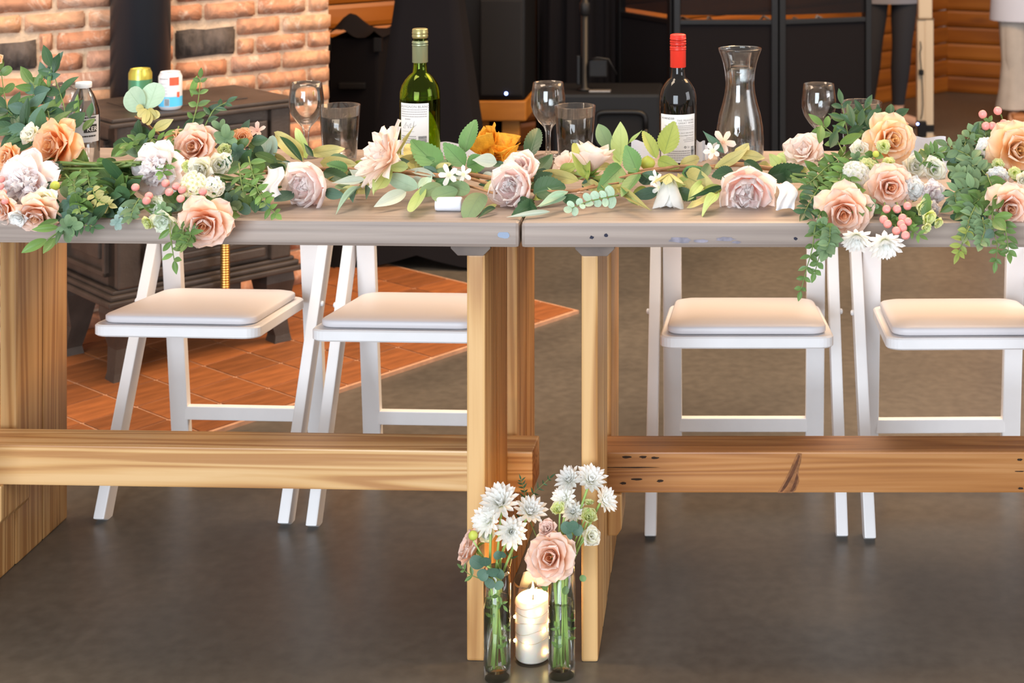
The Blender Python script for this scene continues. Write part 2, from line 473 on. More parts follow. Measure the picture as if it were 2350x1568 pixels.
def brick_mesh(L, seed, m):
    r = random.Random(seed); bm = bmesh.new(); bmesh.ops.create_cube(bm, size=1)
    for v in bm.verts: v.co = Vector((v.co.x * L, v.co.y * .07, v.co.z * .047))
    bmesh.ops.subdivide_edges(bm, edges=[e for e in bm.edges if abs(e.verts[0].co.x - e.verts[1].co.x) > L * .5], cuts=3)
    bmesh.ops.bevel(bm, geom=[e for e in bm.edges if e.calc_face_angle(0) > .5], offset=.0045, segments=2, affect='EDGES')
    for v in bm.verts:
        v.co += Vector((r.uniform(-1, 1) * .0022, r.uniform(-1, 1) * .002, r.uniform(-1, 1) * .0020))
    mb = MB(); mb.bm(bm, True); bm.free()
    me = bpy.data.meshes.new('brick'); me.from_pydata([tuple(v) for v in mb.v], [], mb.f)
    me.polygons.foreach_set('use_smooth', [True] * len(me.polygons)); me.materials.append(m); return me
BL, BH = .176, .0575
full = [brick_mesh(BL - .013, k, M_brick) for k in range(5)]
half = [brick_mesh(BL / 2 - .013, 20 + k, M_brick) for k in range(3)]
# two burnt blocks, larger than the courses around them
blocks = []
for (x0, x1, y0, y1) in ((400, 536, 66, 128), (-60, 82, 98, 162)):
    k_ = ((x0 + x1) / 2 - VX) / F; tc_ = (k_ * bw0.y - bw0.x) / (u.x - k_ * u.y); Yc0 = (bw0 + u * tc_).y
    ka, kb = [(xx - VX) / F for xx in (x0, x1)]
    ta, tb2 = [(kk * bw0.y - bw0.x) / (u.x - kk * u.y) for kk in (ka, kb)]
    zc = H - ((y0 + y1) / 2 - VY) * Yc0 / F; hz_ = (y1 - y0) * Yc0 / F / 2
    blocks.append((ta, tb2, zc - hz_, zc + hz_))
    me = brick_mesh(tb2 - ta, 41 + len(blocks), M_brick_dark)
    link('brick', me, wb, loc=((ta + tb2) / 2, .022, zc), scale=(1, 1, 2 * hz_ / .047))['label'] = 'burnt black oversized brick'
row = 0; z = .006
def lay(t0, t1, z):
    L_ = t1 - t0
    if L_ < .03: return
    me = rng.choice(half if L_ < BL * .6 else full); nom = (BL / 2 if L_ < BL * .6 else BL) - .013
    link('brick', me, wb, loc=((t0 + t1) / 2 + rng.uniform(-.002, .002), .025 - rng.uniform(0, .008), z + BH / 2 + rng.uniform(-.002, .002)),
         rot=(rng.uniform(-.02, .02), rng.uniform(-.016, .016), rng.uniform(-.02, .02) + (PI if rng.random() < .5 else 0)), scale=((L_ - .013) / nom, 1, 1))
while z < 1.56:
    t = T1 - (0 if row % 2 == 0 else BL / 2 * rng.uniform(.95, 1.05))
    spans = [(t, T1)] if row % 2 else []
    while t - BL > T0 - .02:
        spans.append((t - BL, t)); t -= BL
    for s0, s1 in spans:
        pieces = [(s0, s1)]
        for ta, tb2, za, zb_2 in blocks:
            if min(z + BH, zb_2) - max(z, za) > BH * .22:
                np_ = []
                for p0, p1 in pieces:
                    if p1 <= ta - .006 or p0 >= tb2 + .006: np_.append((p0, p1)); continue
                    if p0 < ta: np_.append((p0, ta - .002))
                    if p1 > tb2: np_.append((tb2 + .002, p1))
                pieces = np_
        for p0, p1 in pieces: lay(p0, p1, z)
    z += BH; row += 1

# tiled hearth
hc = Vector((-.429, 4.55, 0)); e1 = Vector((-.784, .62, 0)); e2 = Vector((-.616, -.788, 0))
ang_h = math.atan2(e2.y, e2.x)         # local x along e2, local y along -e1
hearth = MB().box(-.008, 1.96, -1.27, .008, -.02, .0095).build('floor_hearth', mat('grout', (.46, .25, .15), .9, var=.15, vscale=40))
hearth.location = hc; hearth.rotation_euler = (0, 0, ang_h); structure(hearth, 'terracotta tiled hearth pad with pale joints')
M_tile = mat('terracotta_tile', (.24, .078, .022), .5, var=.22, vscale=9, bump=.15, bscale=30, objrand=.22, stretch=(1, 5, 1))
ts = .140
tb = MB().box(0, ts - .006, -(ts - .006), 0, 0, .012, .0015); tile_me = None
for i in range(14):
    for j in range(9):
        if tile_me is None:
            o = tb.build('tile', M_tile, hearth); tile_me = o.data
        else: o = link('tile', tile_me, hearth)
        o.location = (i * ts + .003, -j * ts - .003, 0)

# ------------------------------------------------------------------ cast iron stove
M_iron = mat('cast_iron', (.070, .052, .042), .42, metal=.35, var=.25, vscale=14, bump=.08, bscale=160)
M_brass = mat('brass', (.78, .50, .17), .28, metal=1)
st = thing('wood_stove', 'dark cast iron wood stove standing on the terracotta hearth', 'stove', (-1.545, 3.905, .012), ang_u)
# local x along the front (to the right), local y to the back, front face at y=0
SW, SD = .49, .34
def spart(name, mb, m=M_iron, par=None): return mb.build(name, m, par or st)
legprof = [(-.035, .20), (.035, .20), (.036, .15), (.026, .10), (.024, .0), (-.022, .0), (-.022, .10), (-.034, .15)]
for lx in (.03, SW - .03):
    for ly in (.03, SD - .03):
        l = MB(); rows = [(.20, .040), (.17, .043), (.13, .036), (.08, .026), (.02, .022), (0, .026)]
        vs = []; fs = []
        for zz, hw in rows:
            sx = -1 if lx < .2 else 1; ox = sx * (.012 if zz < .03 else 0) ; sy = -1 if ly < .2 else 1
            for a, c in ((-1, -1), (1, -1), (1, 1), (-1, 1)): vs.append((lx + ox + a * hw, ly + c * hw + (sy * .01 if zz < .03 else 0), zz))
        for k in range(len(rows) - 1):
            for q in range(4): fs.append((k * 4 + q, (k + 1) * 4 + q, (k + 1) * 4 + (q + 1) % 4, k * 4 + (q + 1) % 4))
        fs += [(0, 1, 2, 3), tuple(reversed([(len(rows) - 1) * 4 + q for q in range(4)]))]
        l.add(vs, fs); spart('leg', l)
spart('base_ledge', MB().box(-.03, SW + .03, -.03, SD + .03, .197, .212, .004).box(-.022, SW + .022, -.022, SD + .022, .212, .226, .005).box(-.012, SW + .012, -.012, SD + .012, .226, .236, .003))
spart('firebox', MB().box(0, SW, 0, SD, .236, .655, .006))
spart('ash_pan', MB().box(.12, SW - .12, .04, SD - .06, .10, .197, .004))
fm = MB()
for k, (z0, z1, dy) in enumerate([(.250, .275, -.012), (.283, .300, -.008), (.330, .350, -.014), (.385, .400, -.010), (.43, .60, -.010)]):
    fm.box(.075, SW - .075, dy, .01, z0, z1, .004)
spart('front_moulding', fm)
for dx0, dx1 in ((.075, SW / 2 - .004), (SW / 2 + .004, SW - .075)):
    dr = spart('door', MB().box(dx0, dx1, -.022, -.004, .40, .625, .005))
    spart('door_panel', MB().box(dx0 + .03, dx1 - .03, -.027, -.02, .43, .595, .003), mat('stove_glass', (.02, .017, .015), .12), dr)
for cx in (.0, SW):
    spart('corner_post', MB().box(cx - .03 + (.03 if cx == 0 else -.03), cx + .03 + (.03 if cx == 0 else -.03), -.015, .05, .236, .655, .006))
for zz in (.285, .55):
    hg = spart('hinge', MB().lathe([(0, 0), (.013, 0), (.015, .006), (.015, .042), (.010, .048), (0, .05)], 14, (.085, -.022, zz)))
    spart('hinge_pin', MB().lathe([(0, .05), (.007, .05), (.005, .055), (0, .056)], 10, (.085, -.022, zz)), M_brass, hg)
sp_ = MB()
sp_.box(-.012, .004, .04, SD - .04, .262, .275, .003).box(-.012, .004, .04, SD - .04, .60, .615, .003).box(-.012, .004, .04, .055, .262, .615, .003).box(-.012, .004, SD - .055, SD - .04, .262, .615, .003).box(-.008, .004, .085, SD - .085, .30, .575, .004)
spart('side_panel', sp_)
sp2 = MB().box(SW - .004, SW + .010, .04, SD - .04, .27, .61, .004); spart('side_panel', sp2)
tp = spart('top_plate', MB().box(-.03, SW + .03, -.035, SD + .01, .655, .667, .004).box(-.02, SW + .02, -.025, SD, .667, .678, .004))
spart('top_lid', MB().box(.09, SW - .09, .06, SD - .08, .6775, .681, .0015), M_iron, tp)
# latch boss and spring handle
hb = spart('latch', MB().lathe([(0, 0), (.026, 0), (.030, .008), (.022, .016), (0, .020)], 18, (.250, -.02, .395), Matrix.Rotation(PI / 2, 4, 'X')))
hx = .262
spart('handle', MB().tube([(hx - .02, -.045, .402), (hx - .006, -.055, .41), (hx + .008, -.055, .40), (hx + .012, -.052, .375), (hx + .012, -.052, .34)], .0065, 10), M_brass, hb)
coil = MB()
coil.tube([(hx + .012 + .0095 * math.cos(a), -.052 + .0095 * math.sin(a), .345 - a * .00105) for a in [k * PI / 6 for k in range(0, 300)]], .0035, 6)
coil.tube([(hx + .012, -.052, .35), (hx + .012, -.052, .180)], .007, 8)
spart('spring_grip', coil, M_brass, hb)

# stove pipe behind the stove
pc = st.location + u * .275 + Vector((-u.y, u.x, 0)) * (SD + .112)
pipe = thing('stove_pipe', 'black stove pipe rising in front of the brick wall', 'stove pipe', (pc.x, pc.y, 0))
M_pipe = mat('pipe_black', (.030, .034, .042), .38, metal=.3)
R_ = .0825
MB().lathe([(0, .45), (R_, .45), (R_, .985), (R_ + .002, .986)], 48).build('lower_pipe', M_pipe, pipe)
MB().lathe([(R_ - .001, .975), (R_ + .004, .977), (R_ + .005, .984), (R_ + .003, .990), (R_ + .003, 1.03), (R_ + .006, 1.033), (R_ + .006, 1.040), (R_ + .002, 1.044), (R_ - .001, 1.046)], 48).build('pipe_collar', M_pipe, pipe)
MB().lathe([(R_ + .001, 1.045), (R_ + .001, 2.6), (0, 2.6)], 48).build('upper_pipe', M_pipe, pipe)
MB().tube([(0, 0, .52), tuple(Vector((u.y, -u.x, 0)) * .10 + Vector((0, 0, .52)))], .07, 24).build('flue_elbow', M_pipe, pipe)

# ------------------------------------------------------------------ tables
M_top = wood('weathered_table_top', (.335, .265, .225), (.285, .225, .19), (.215, .165, .14), 'X', .45, 40, st_=.03, knots=.05, knotc=(.12, .10, .11), lines=.5, knot_scale=(1.2, 6))
M_leg = wood('cedar_upright', (.66, .40, .17), (.56, .31, .115), (.40, .19, .06), 'Z', .42, 44, knots=.05, lines=.9, knot_scale=(2.2, 9), objrand=.12, st_=.035)
M_beam = wood('cedar_beam', (.66, .42, .20), (.58, .33, .13), (.42, .20, .07), 'X', .42, 46, knots=.045, lines=.9, knot_scale=(1.1, 6), st_=.035)
M_beam2 = wood('red_cedar_beam', (.50, .235, .082), (.415, .172, .048), (.29, .105, .026), 'X', .42, 46, knots=.05, lines=.6, knot_scale=(1.0, 5), st_=.035)
M_cleat = wood('grey_cleat', (.20, .15, .12), (.15, .11, .09), (.10, .07, .06), 'Y', .6, 14, lines=.3)
def make_table(label, x0, x1, tr, beam_mat, origin, rotz, ext0=.045, skew=0):
    """x measured from origin (a front corner of the top), trestles at tr=[(xa,xb,inner_sign)]"""
    t = thing('trestle_table', label, 'table', origin, rotz)
    Yf = 0.0; D = .64
    top = MB().box(x0, x1, Yf, D, TZ - .042, TZ, .006).build('table_top', M_top, t)
    if skew:      # the end is cut to lie along the neighbouring table
        for v in top.data.vertices:
            if v.co.x > -.1: v.co.x -= skew * v.co.y / D
    for xa, xb, s in tr:
        for ya, yb in ((.05, .158), (.160, .266), (.369, .474), (.476, .58)):
            MB().box(xa, xb, ya, yb, 0, TZ - .066, .004).build('leg_plank', M_leg, t)
        MB().box(xa + .001, xb - .001, .268, .367, 0, .191, .004).build('leg_plank', M_leg, t)
        ca, cb = (xa - .026, xb + .010) if s < 0 else (xa - .010, xb + .028)
        pts = [(ca, TZ - .042), (cb, TZ - .042), (cb, TZ - .055), (cb - .012, TZ - .067), (ca + .012, TZ - .067), (ca, TZ - .055)]
        MB().prism(pts, .045, .59, bev=.001).build('cleat', M_cleat, t)
        xi = xb if s > 0 else xa
        a, b = (xi, xi + .026) if s > 0 else (xi - .026, xi)
        bot = .118
        cpts = [(a, .193), (b, .193), (b, bot + .012), (b - .008 * (1 if s > 0 else 0), bot), (a + .008 * (0 if s > 0 else 1), bot), (a, bot + .012)]
        MB().prism(cpts, .262, .372, bev=.003).build('corbel', M_leg, t)
    bx0 = tr[0][0] - ext0; bx1 = tr[1][1] + .045
    beam = MB().box(bx0, bx1, .270, .352, .193, .267, .003).build('stretcher', beam_mat, t)
    return t, top, beam
tx1, tx2 = -.3275, -.3243
tL, topL, beamL = make_table('wooden trestle table with a pale smooth stretcher, standing nearer the stove', -1.12, 0,
    [(-1.058, -1.026, 1), (-.097, -.066, -1)], M_beam, (tx1, 2.5, 0), math.radians(-2.1), .045, .0245)
tR, topR, beamR = make_table('wooden trestle table with a red brown knotty stretcher full of nail holes', 0, 1.092,
    [(.094, .122, 1), (.97, 1.0, -1)], M_beam2, (tx2, 2.5, 0), 0, .002)
# nail holes and a split knot in the right stretcher, dents in the top edges
M_hole = mat('nail_hole', (.035, .018, .010), .9)
def flat_blob(par, name, cx, cz, rx, rz, y, seed, m=M_hole):
    r = random.Random(seed); n = 14; vs = [(cx, y, cz)]; fs = []
    for k in range(n):
        a = 2 * PI * k / n; q = r.uniform(.75, 1.15)
        vs.append((cx + rx * q * math.cos(a), y, cz + rz * q * math.sin(a)))
    for k in range(n): fs.append((0, 1 + (k + 1) % n, 1 + k))
    return link(name, mesh(name, vs, [f[::-1] for f in fs], m, smooth=False), par)
yb = .270 - .0006
for q, (px, py, rx) in enumerate([(1438, 1049, 11), (1476, 1049, 9), (1503, 1051, 9), (1430, 1109, 8), (1463, 1100, 14), (1515, 1104, 8), (2340, 1055, 6), (2342, 1121, 7)]):
    p = P(px, py, 2.77); flat_blob(beamR, 'nail_hole', p.x - tx2, p.z, S(rx, 2.77), S(3, 2.77), yb, q)
for q, (px, py, rx) in enumerate([(1450, 1073, 60), (2340, 1082, 12)]):
    p = P(px, py, 2.77); flat_blob(beamR, 'crack', p.x - tx2, p.z, S(rx, 2.77), S(1.4, 2.77), yb, 20 + q)
M_knot = mat('split_knot', (.26, .105, .036), .7, var=.35, vscale=60, bump=.4, bscale=60)
M_knot2 = mat('split_knot_heart', (.12, .042, .016), .8, var=.4, vscale=80)
def knot_poly(name, pts, m, y):
    q = [P(x, yy, 2.77) for x, yy in pts]
    link(name, mesh(name, [(p.x - tx2, y, p.z) for p in q], [tuple(range(len(q)))[::-1]], m, smooth=False), beamR)
knot_poly('split_knot', [(1830, 1040), (1840, 1041), (1838, 1060), (1832, 1080), (1834, 1105), (1826, 1125), (1818, 1131), (1784, 1131), (1792, 1118), (1803, 1098), (1813, 1078), (1822, 1056)], M_knot, yb)
knot_poly('split_knot_heart', [(1833, 1043), (1836, 1047), (1830, 1066), (1819, 1092), (1806, 1116), (1795, 1129), (1790, 1129), (1802, 1108), (1817, 1080), (1827, 1058)], M_knot2, yb - .0003)
knot_poly('split_knot_heart', [(1829, 1085), (1832, 1095), (1826, 1118), (1818, 1128), (1813, 1128), (1822, 1108)], M_knot2, yb - .0003)
M_stain = mat('grey_stain', (.22, .20, .24), .6, var=.4, vscale=50)
for q, (px, py, rx, rz) in enumerate([(1358, 545, 5, 4), (1391, 540, 5, 4), (1826, 548, 5, 4)]):
    p = P(px, py, 2.5); flat_blob(topR, 'nail_hole', p.x - tx2, p.z, S(rx, 2.5), S(rz, 2.5), -.0006, 40 + q, mat('nail_hole_blue', (.02, .02, .04), .8))
for q, (px, py, rx, rz) in enumerate([(1560, 551, 28, 7), (1610, 553, 18, 4), (1665, 549, 22, 5), (1690, 556, 10, 3)]):
    p = P(px, py, 2.5); flat_blob(topR, 'stain', p.x - tx2, p.z, S(rx, 2.5), S(rz, 2.5), -.0005 - .0002 * q, 50 + q, M_stain)
p = P(1155, 540, 2.5); flat_blob(topL, 'stain', p.x - tx1, p.z, S(15, 2.5), S(8, 2.5), -.0006, 61, mat('blue_stain', (.25, .31, .42), .6))

# ------------------------------------------------------------------ white folding chairs
M_white = mat('white_paint', (.80, .79, .80), .35, var=.02, vscale=20)
M_pad = mat('white_vinyl', (.67, .64, .66), .45, bump=.05, bscale=25)
def rounded_slab(w0, w1, d, z0, z1, r, inset=0, puff=0, n=6, slope=0):
    """seat outline: front width w0 (y=0), rear width w1 (y=d)"""
    pts = []
    for (cx, cy, a0) in ((w0 / 2 - r, r, -PI / 2), (w1 / 2 - r, d - r, 0), (-w1 / 2 + r, d - r, PI / 2), (-w0 / 2 + r, r, PI)):
        for k in range(n + 1):
            a = a0 + PI / 2 * k / n; pts.append(Vector((cx + r * math.cos(a), cy + r * math.sin(a))))
    c = Vector((0, d / 2)); N_ = len(pts)
    rows = [(1 - .006 / w0, z0), (1, z0 + (z1 - z0) * .2), (1, z0 + (z1 - z0) * .75), (1 - .02, z1 - (z1 - z0) * .08), (.9, z1 + puff * .4), (.6, z1 + puff * .9), (.25, z1 + puff)]
    if not puff: rows = [(1 - .006 / w0, z0), (1, z0 + .003), (1, z1 - .003), (1 - .006 / w0, z1), (.3, z1)]
    vs = []; fs = []
    for s_, z in rows:
        for p in pts:
            q = c + (p - c) * s_; vs.append((q.x, q.y, z + slope * q.y))
    R = len(rows)
    for i in range(R - 1):
        for k in range(N_):
            k2 = (k + 1) % N_; fs.append((i * N_ + k, i * N_ + k2, (i + 1) * N_ + k2, (i + 1) * N_ + k))
    fs.append(tuple(range(N_ - 1, -1, -1))); fs.append(tuple((R - 1) * N_ + k for k in range(N_)))
    return vs, fs
def make_chair():
    c = thing('folding_chair', '', 'chair')
    for s in (-1, 1):
        board('side_rail', M_white, c, (s * .190, 0.012, 0.0), (s * .190, .355, .665), .023, .042, (1, 0, 0), .003)
        board('rear_leg', M_white, c, (s * .155, .335, 0.0), (s * .155, .262, .60), .040, .022, (1, 0, 0), .003)
    board('rear_crossbar', M_white, c, (-.14, .318, .113), (.14, .318, .113), .030, .018, (0, 0, 1), .002)
    vs, fs = rounded_slab(.335, .318, .33, .405, .428, .028, slope=-.095)
    for v in range(len(vs)): vs[v] = (vs[v][0], vs[v][1] - .09, vs[v][2])
    mb = MB(); mb.add(vs, fs, False); fr = mb.build('seat_frame', M_white, c)
    vs, fs = rounded_slab(.308, .292, .30, .428, .444, .03, puff=.006, slope=-.095)
    for v in range(len(vs)): vs[v] = (vs[v][0], vs[v][1] - .075, vs[v][2])
    mb = MB(); mb.add(vs, fs, True); mb.build('seat_cushion', M_pad, c)
    for s in (-1, 1):
        MB().lathe([(0, 0), (.006, 0), (.006, .004), (.003, .006), (0, .006)], 10, (s * .2015, .205, .392), Matrix.Rotation(s * PI / 2, 4, 'Y')).build('pivot_bolt', M_white, c)
    # seat side rails joint lines are separate corner blocks
    for zc in (.56, .625):
        board('back_slat', M_white, c, (-.185, .305 + (zc - .56) * .5, zc), (.185, .305 + (zc - .56) * .5, zc), .045, .014, (0, .45, 1), .003)
    return c
ch0 = make_chair()
yl = math.radians
spots = [((-1.067, 3.085), yl(-3), 'white folding chair with its seat in front of the brass stove handle'),
         ((-.628, 3.055), yl(-2.5), 'white folding chair half hidden behind the trestle of the pale stretcher table'),
         ((.054, 3.017), 0, 'white folding chair with chipped seat edge behind the knotty stretcher, below the carafe'),
         ((.488, 3.010), yl(1), 'white folding chair behind the knotty stretcher, below the white chrysanthemums of the bouquet')]
for i, ((x, y), a, lab) in enumerate(spots):
    c = ch0 if i == 0 else copy_tree(ch0)
    c.location = (x, y, 0); c.rotation_euler = (0, 0, a); c['label'] = lab; c['group'] = 'white folding chairs behind the tables'
# ------------------------------------------------------------------ sound gear and people in the background
M_black = mat('black_fabric', (.0065, .0055, .0068), .9, bump=.06, bscale=300, spec=.15)
M_blackp = mat('black_plastic', (.006, .006, .007), .5, bump=.05, bscale=400, spec=.3)
M_blackm = mat('black_metal', (.005, .005, .006), .42, spec=.3)
M_led = mat('blue_led', (.1, .1, .6), .4, emis=(.25, .35, 1.0), es=14)
# stretch cover over a tripod stand
sc_ = thing('draped_tripod_stand', 'tall black stretch cloth cover over a tripod stand, flaring to its feet', 'stand cover', (-1.0, 5.28, 0))
def cover():
    vs = []; fs = []; n = 32; rows = 26
    for i in range(rows + 1):
        t = i / rows; z = 1.75 * (1 - t)
        for k in range(n):
            a = 2 * PI * k / n + PI / 4
            sq = 1 / max(abs(math.cos(a)), abs(math.sin(a)))
            r0 = interp(t, [(0, .075), (.5, .108), (.8, .175), (.93, .235), (1, .30)]) + .05 * max(0, t - .85) / .15 * (math.cos(2 * (a - PI / 4) * 2) * .5 + .5)
            r = r0 * lerp(1.0, sq, .6) * (1 - .06 * math.sin(PI * t) * abs(math.cos(2 * a)))
            vs.append((r * 1.12 * math.cos(a), r * .8 * math.sin(a), z + (0.0 if t < .9 else .05 * (t - .9) / .1 * (1 - abs(math.sin(2 * a))))))
    for i in range(rows):
        for k in range(n): fs.append((i * n + k, (i + 1) * n + k, (i + 1) * n + (k + 1) % n, i * n + (k + 1) % n))
    fs.append(tuple(range(n)))
    return mesh('cover', vs, fs, M_black)
link('cover', cover(), sc_)
for a in (-PI * .22, -PI * .78, PI * .22, PI * .78):
    MB().lathe([(0, 0), (.045, 0), (.05, .015), (.035, .045), (0, .06)], 16, (.36 * math.cos(a) + .03, .26 * math.sin(a), 0)).build('foot', M_blackp, sc_)
MB().tube([(0, 0, .02), (0, 0, 1.8)], .018, 12).build('pole', M_blackm, sc_)

# covered equipment case against the brick end
Yc = 5.75
p0 = P(752, 300, Yc); p1 = P(868, 300, Yc)
ec = thing('equipment_case', 'black equipment case with a rumpled black cloth on top, beside the brick wall', 'case', ((p0.x + p1.x) / 2, Yc + .17, 0))
hw = (p1.x - p0.x) / 2; zt = P(0, 88, Yc).z
MB().box(-hw, hw, -.17, .17, .0, zt, .012).build('case_body', M_black, ec)
for sx in (-1, 1):
    MB().box(sx * hw - .015, sx * hw + .015, -.185, -.16, zt - .05, zt + .004, .003).build('corner_guard', M_blackp, ec)
MB().box(-.05, .05, -.19, -.165, zt - .19, zt - .165, .005).build('handle', M_blackp, ec)
vs = []; fs = []; n = 14
for j in range(n + 1):
    for i in range(n + 1):
        x = lerp(-hw - .01, hw + .02, i / n); y = lerp(-.19, .17, j / n); t = i / n
        hgt = .085 * math.exp(-((t - .30) / .20) ** 2) * math.exp(-((j / n - .4) / .4) ** 2) + .02 * math.exp(-((t - .86) / .07) ** 2) + .004 + .006 * math.sin(9 * t + 5 * j / n)
        vs.append((x, y, zt + max(.004, hgt)))
for j in range(n):
    for i in range(n): fs.append((j * (n + 1) + i, j * (n + 1) + i + 1, (j + 1) * (n + 1) + i + 1, (j + 1) * (n + 1) + i))
link('cloth', mesh('cloth', vs, fs, M_black), ec)

# wooden side bench and the loudspeaker on it
Yb_ = 6.05
M_pine = wood('orange_pine', (.62, .28, .06), (.50, .20, .035), (.36, .13, .02), 'X', .45, 10, lines=.4)
bz = P(0, 232, Yb_).z
bx0, bx1 = P(1040, 0, Yb_).x, P(1207, 0, Yb_).x
bn = thing('wooden_bench', 'orange pine bench under the black loudspeaker', 'bench', (bx0, Yb_, 0))
MB().box(0, bx1 - bx0, 0, .36, bz - .08, bz, .006).build('bench_top', M_pine, bn)
MB().box(.03, bx1 - bx0 - .03, .03, .06, bz - .17, bz - .08, .003).build('apron', M_pine, bn)
for lx in (.04, bx1 - bx0 - .155):
    for ly in (.03, .28): MB().box(lx, lx + .06, ly, ly + .06, 0, bz - .08, .004).build('leg', M_pine, bn)
spz = bz
sk = thing('loudspeaker', 'black loudspeaker with a blue light on the pine bench', 'loudspeaker', ((P(1132, 0, Yb_).x), Yb_ + .20, spz))
swd = S(146, Yb_) / 2
MB().prism([(-swd, 0), (swd, 0), (swd, .42), (-swd, .42)], -.19, .16, bev=.015).build('cabinet', M_blackp, sk)
MB().box(-swd + .075, swd - .012, -.200, -.185, .02, .40, .006).build('grille', mat('grille_cloth', (.010, .010, .012), .9, bump=.3, bscale=500), sk)
MB().lathe([(0, 0), (.006, 0), (.004, .004), (0, .005)], 10, (swd - .075, -.2005, .03), Matrix.Rotation(PI / 2, 4, 'X')).build('power_light', M_led, sk)

# subwoofer with a speaker pole on it
Ys = 5.6
sx0, sx1 = P(1268, 0, Ys).x, P(1515, 0, Ys).x
sz = P(0, 216, Ys).z
sub = thing('subwoofer', 'wide black subwoofer cabinet with a rounded port', 'loudspeaker', ((sx0 + sx1) / 2, Ys, 0))
sw_ = (sx1 - sx0) / 2
MB().box(-sw_, sw_, 0, .30, 0.0, sz, .012).build('cabinet', M_blackp, sub)
pcx = P(1424, 0, Ys).x - (sx0 + sx1) / 2; pcz = P(0, 296, Ys).z
fr = []
for k in range(40):
    a = 2 * PI * k / 40; ca, sa = math.cos(a), math.sin(a)
    e = .35; fr.append((pcx + .092 * math.copysign(abs(ca) ** e, ca), -.004, pcz + .062 * math.copysign(abs(sa) ** e, sa)))
MB().tube(fr + [fr[0]], .010, 8).build('port_rim', M_blackm, sub)
link('port', mesh('port', [(x, -.0015, z) for x, y, z in fr], [tuple(range(40))], mat('port_dark', (.004, .004, .005), .9), smooth=False), sub)
pl = thing('speaker_pole', 'black metal pole with clamps rising from the subwoofer', 'pole', (P(1342, 0, Ys + .1).x, Ys + .10, sz))
MB().lathe([(0, 0), (.03, 0), (.03, .006), (.014, .012), (.014, 1.0), (0, 1.0)], 20).build('tube', M_blackm, pl)
MB().box(-.030, -.016, -.012, .012, .02, .13, .004).build('locking_pin', M_blackm, pl)
MB().box(.016, .085, -.02, .02, .05, .115, .006).build('clamp_box', M_blackp, pl)
MB().lathe([(.0145, .28), (.020, .285), (.020, .325), (.0145, .33)], 16).build('collar', M_blackp, pl)
MB().tube([(.016, -.02, .115), (.05, -.03, .125), (.09, -.02, .118), (.12, -.01, .06)], .004, 6).build('cable', M_blackp, pl)
MB().box(.02, .10, -.06, -.02, 0.0, .006, .002).build('foot_plate', mat('dull_steel', (.30, .27, .25), .45, metal=.8), pl)
# black backdrop cloth hung behind the pole
Yd = 6.05
dx0, dx1 = P(1203, 0, Yd).x, P(1395, 0, Yd).x
vs = []; fs = []; n = 30
for j in range(9):
    for i in range(n + 1):
        t = i / n; zz = lerp(0.0, 1.9, j / 8)
        vs.append((lerp(dx0, dx1, t), Yd + .44 + .02 * math.sin(t * 26 + .8 * math.sin(j)) + .012 * math.sin(t * 61), zz))
for j in range(8):
    for i in range(n): fs.append((j * (n + 1) + i, j * (n + 1) + i + 1, (j + 1) * (n + 1) + i + 1, (j + 1) * (n + 1) + i))
bd = thing('backdrop_curtain', 'black curtain hanging behind the speaker pole', 'curtain')
cu = link('cloth', mesh('cloth', vs, fs, M_black), bd)
MB().tube([(dx0 - .02, Yd + .44, 1.9), (dx1 + .02, Yd + .44, 1.9)], .012, 10).build('rail', M_blackm, bd)
for dx in (dx0, dx1): MB().tube([(dx, Yd + .47, 0), (dx, Yd + .47, 1.9)], .012, 10).build('upright', M_blackm, bd)

# folding performance facade: three framed black panels with a see-through upper part
M_scrim = None
def scrim():
    m, nt, b = newmat('sheer_scrim'); L = nt.links
    t = N(nt, 'ShaderNodeBsdfTransparent'); d = N(nt, 'ShaderNodeBsdfDiffuse'); d.inputs['Color'].default_value = (.012, .012, .014, 1)
    ms = N(nt, 'ShaderNodeMixShader'); ms.inputs[0].default_value = .80
    L.new(t.outputs[0], ms.inputs[1]); L.new(d.outputs[0], ms.inputs[2]); L.new(ms.outputs[0], nt.nodes['Material Output'].inputs[0])
    return m
M_scrim = scrim()
fa = thing('panel_facade', 'folding facade of black framed fabric panels with sheer tops', 'screen', (0, 6.1, 0))
pts = [(1422, 6.5), (1546, 6.12), (1786, 6.12), (1998, 6.25)]
W = [P(px, 0, Y) for px, Y in pts]
zb = P(0, 52, 6.12).z
for k in range(3):
    a = W[k]; b = W[k + 1]; d = Vector((b.x - a.x, b.y - a.y, 0)); L_ = d.length; d.normalize(); ang = math.atan2(d.y, d.x)
    base = Vector((a.x, a.y - 6.1, 0))
    def lk(name, mb, m, par=fa):
        o = mb.build(name, m, par)
        if par is fa: o.location = base; o.rotation_euler = (0, 0, ang)
        return o
    pn = lk('panel', MB().box(.02, L_ - .02, -.004, .004, .05, zb, .001), M_black)
    lk('sheer_panel', MB().box(.02, L_ - .02, -.002, .002, zb + .03, 1.30), M_scrim)
    lk('frame_post', MB().box(0, .028, -.016, .016, 0, 1.34, .004), M_blackm)
    lk('frame_post', MB().box(L_ - .028, L_ - .001, -.016, .016, 0, 1.34, .004), M_blackm)
    lk('frame_bar', MB().box(.02, L_ - .02, -.012, .012, zb - .008, zb + .012, .003), M_blackm)
    lk('frame_bar', MB().box(.02, L_ - .02, -.012, .012, 1.31, 1.34, .003), M_blackm)
    lk('frame_bar', MB().box(.02, L_ - .02, -.012, .012, .02, .05, .003), M_blackm)
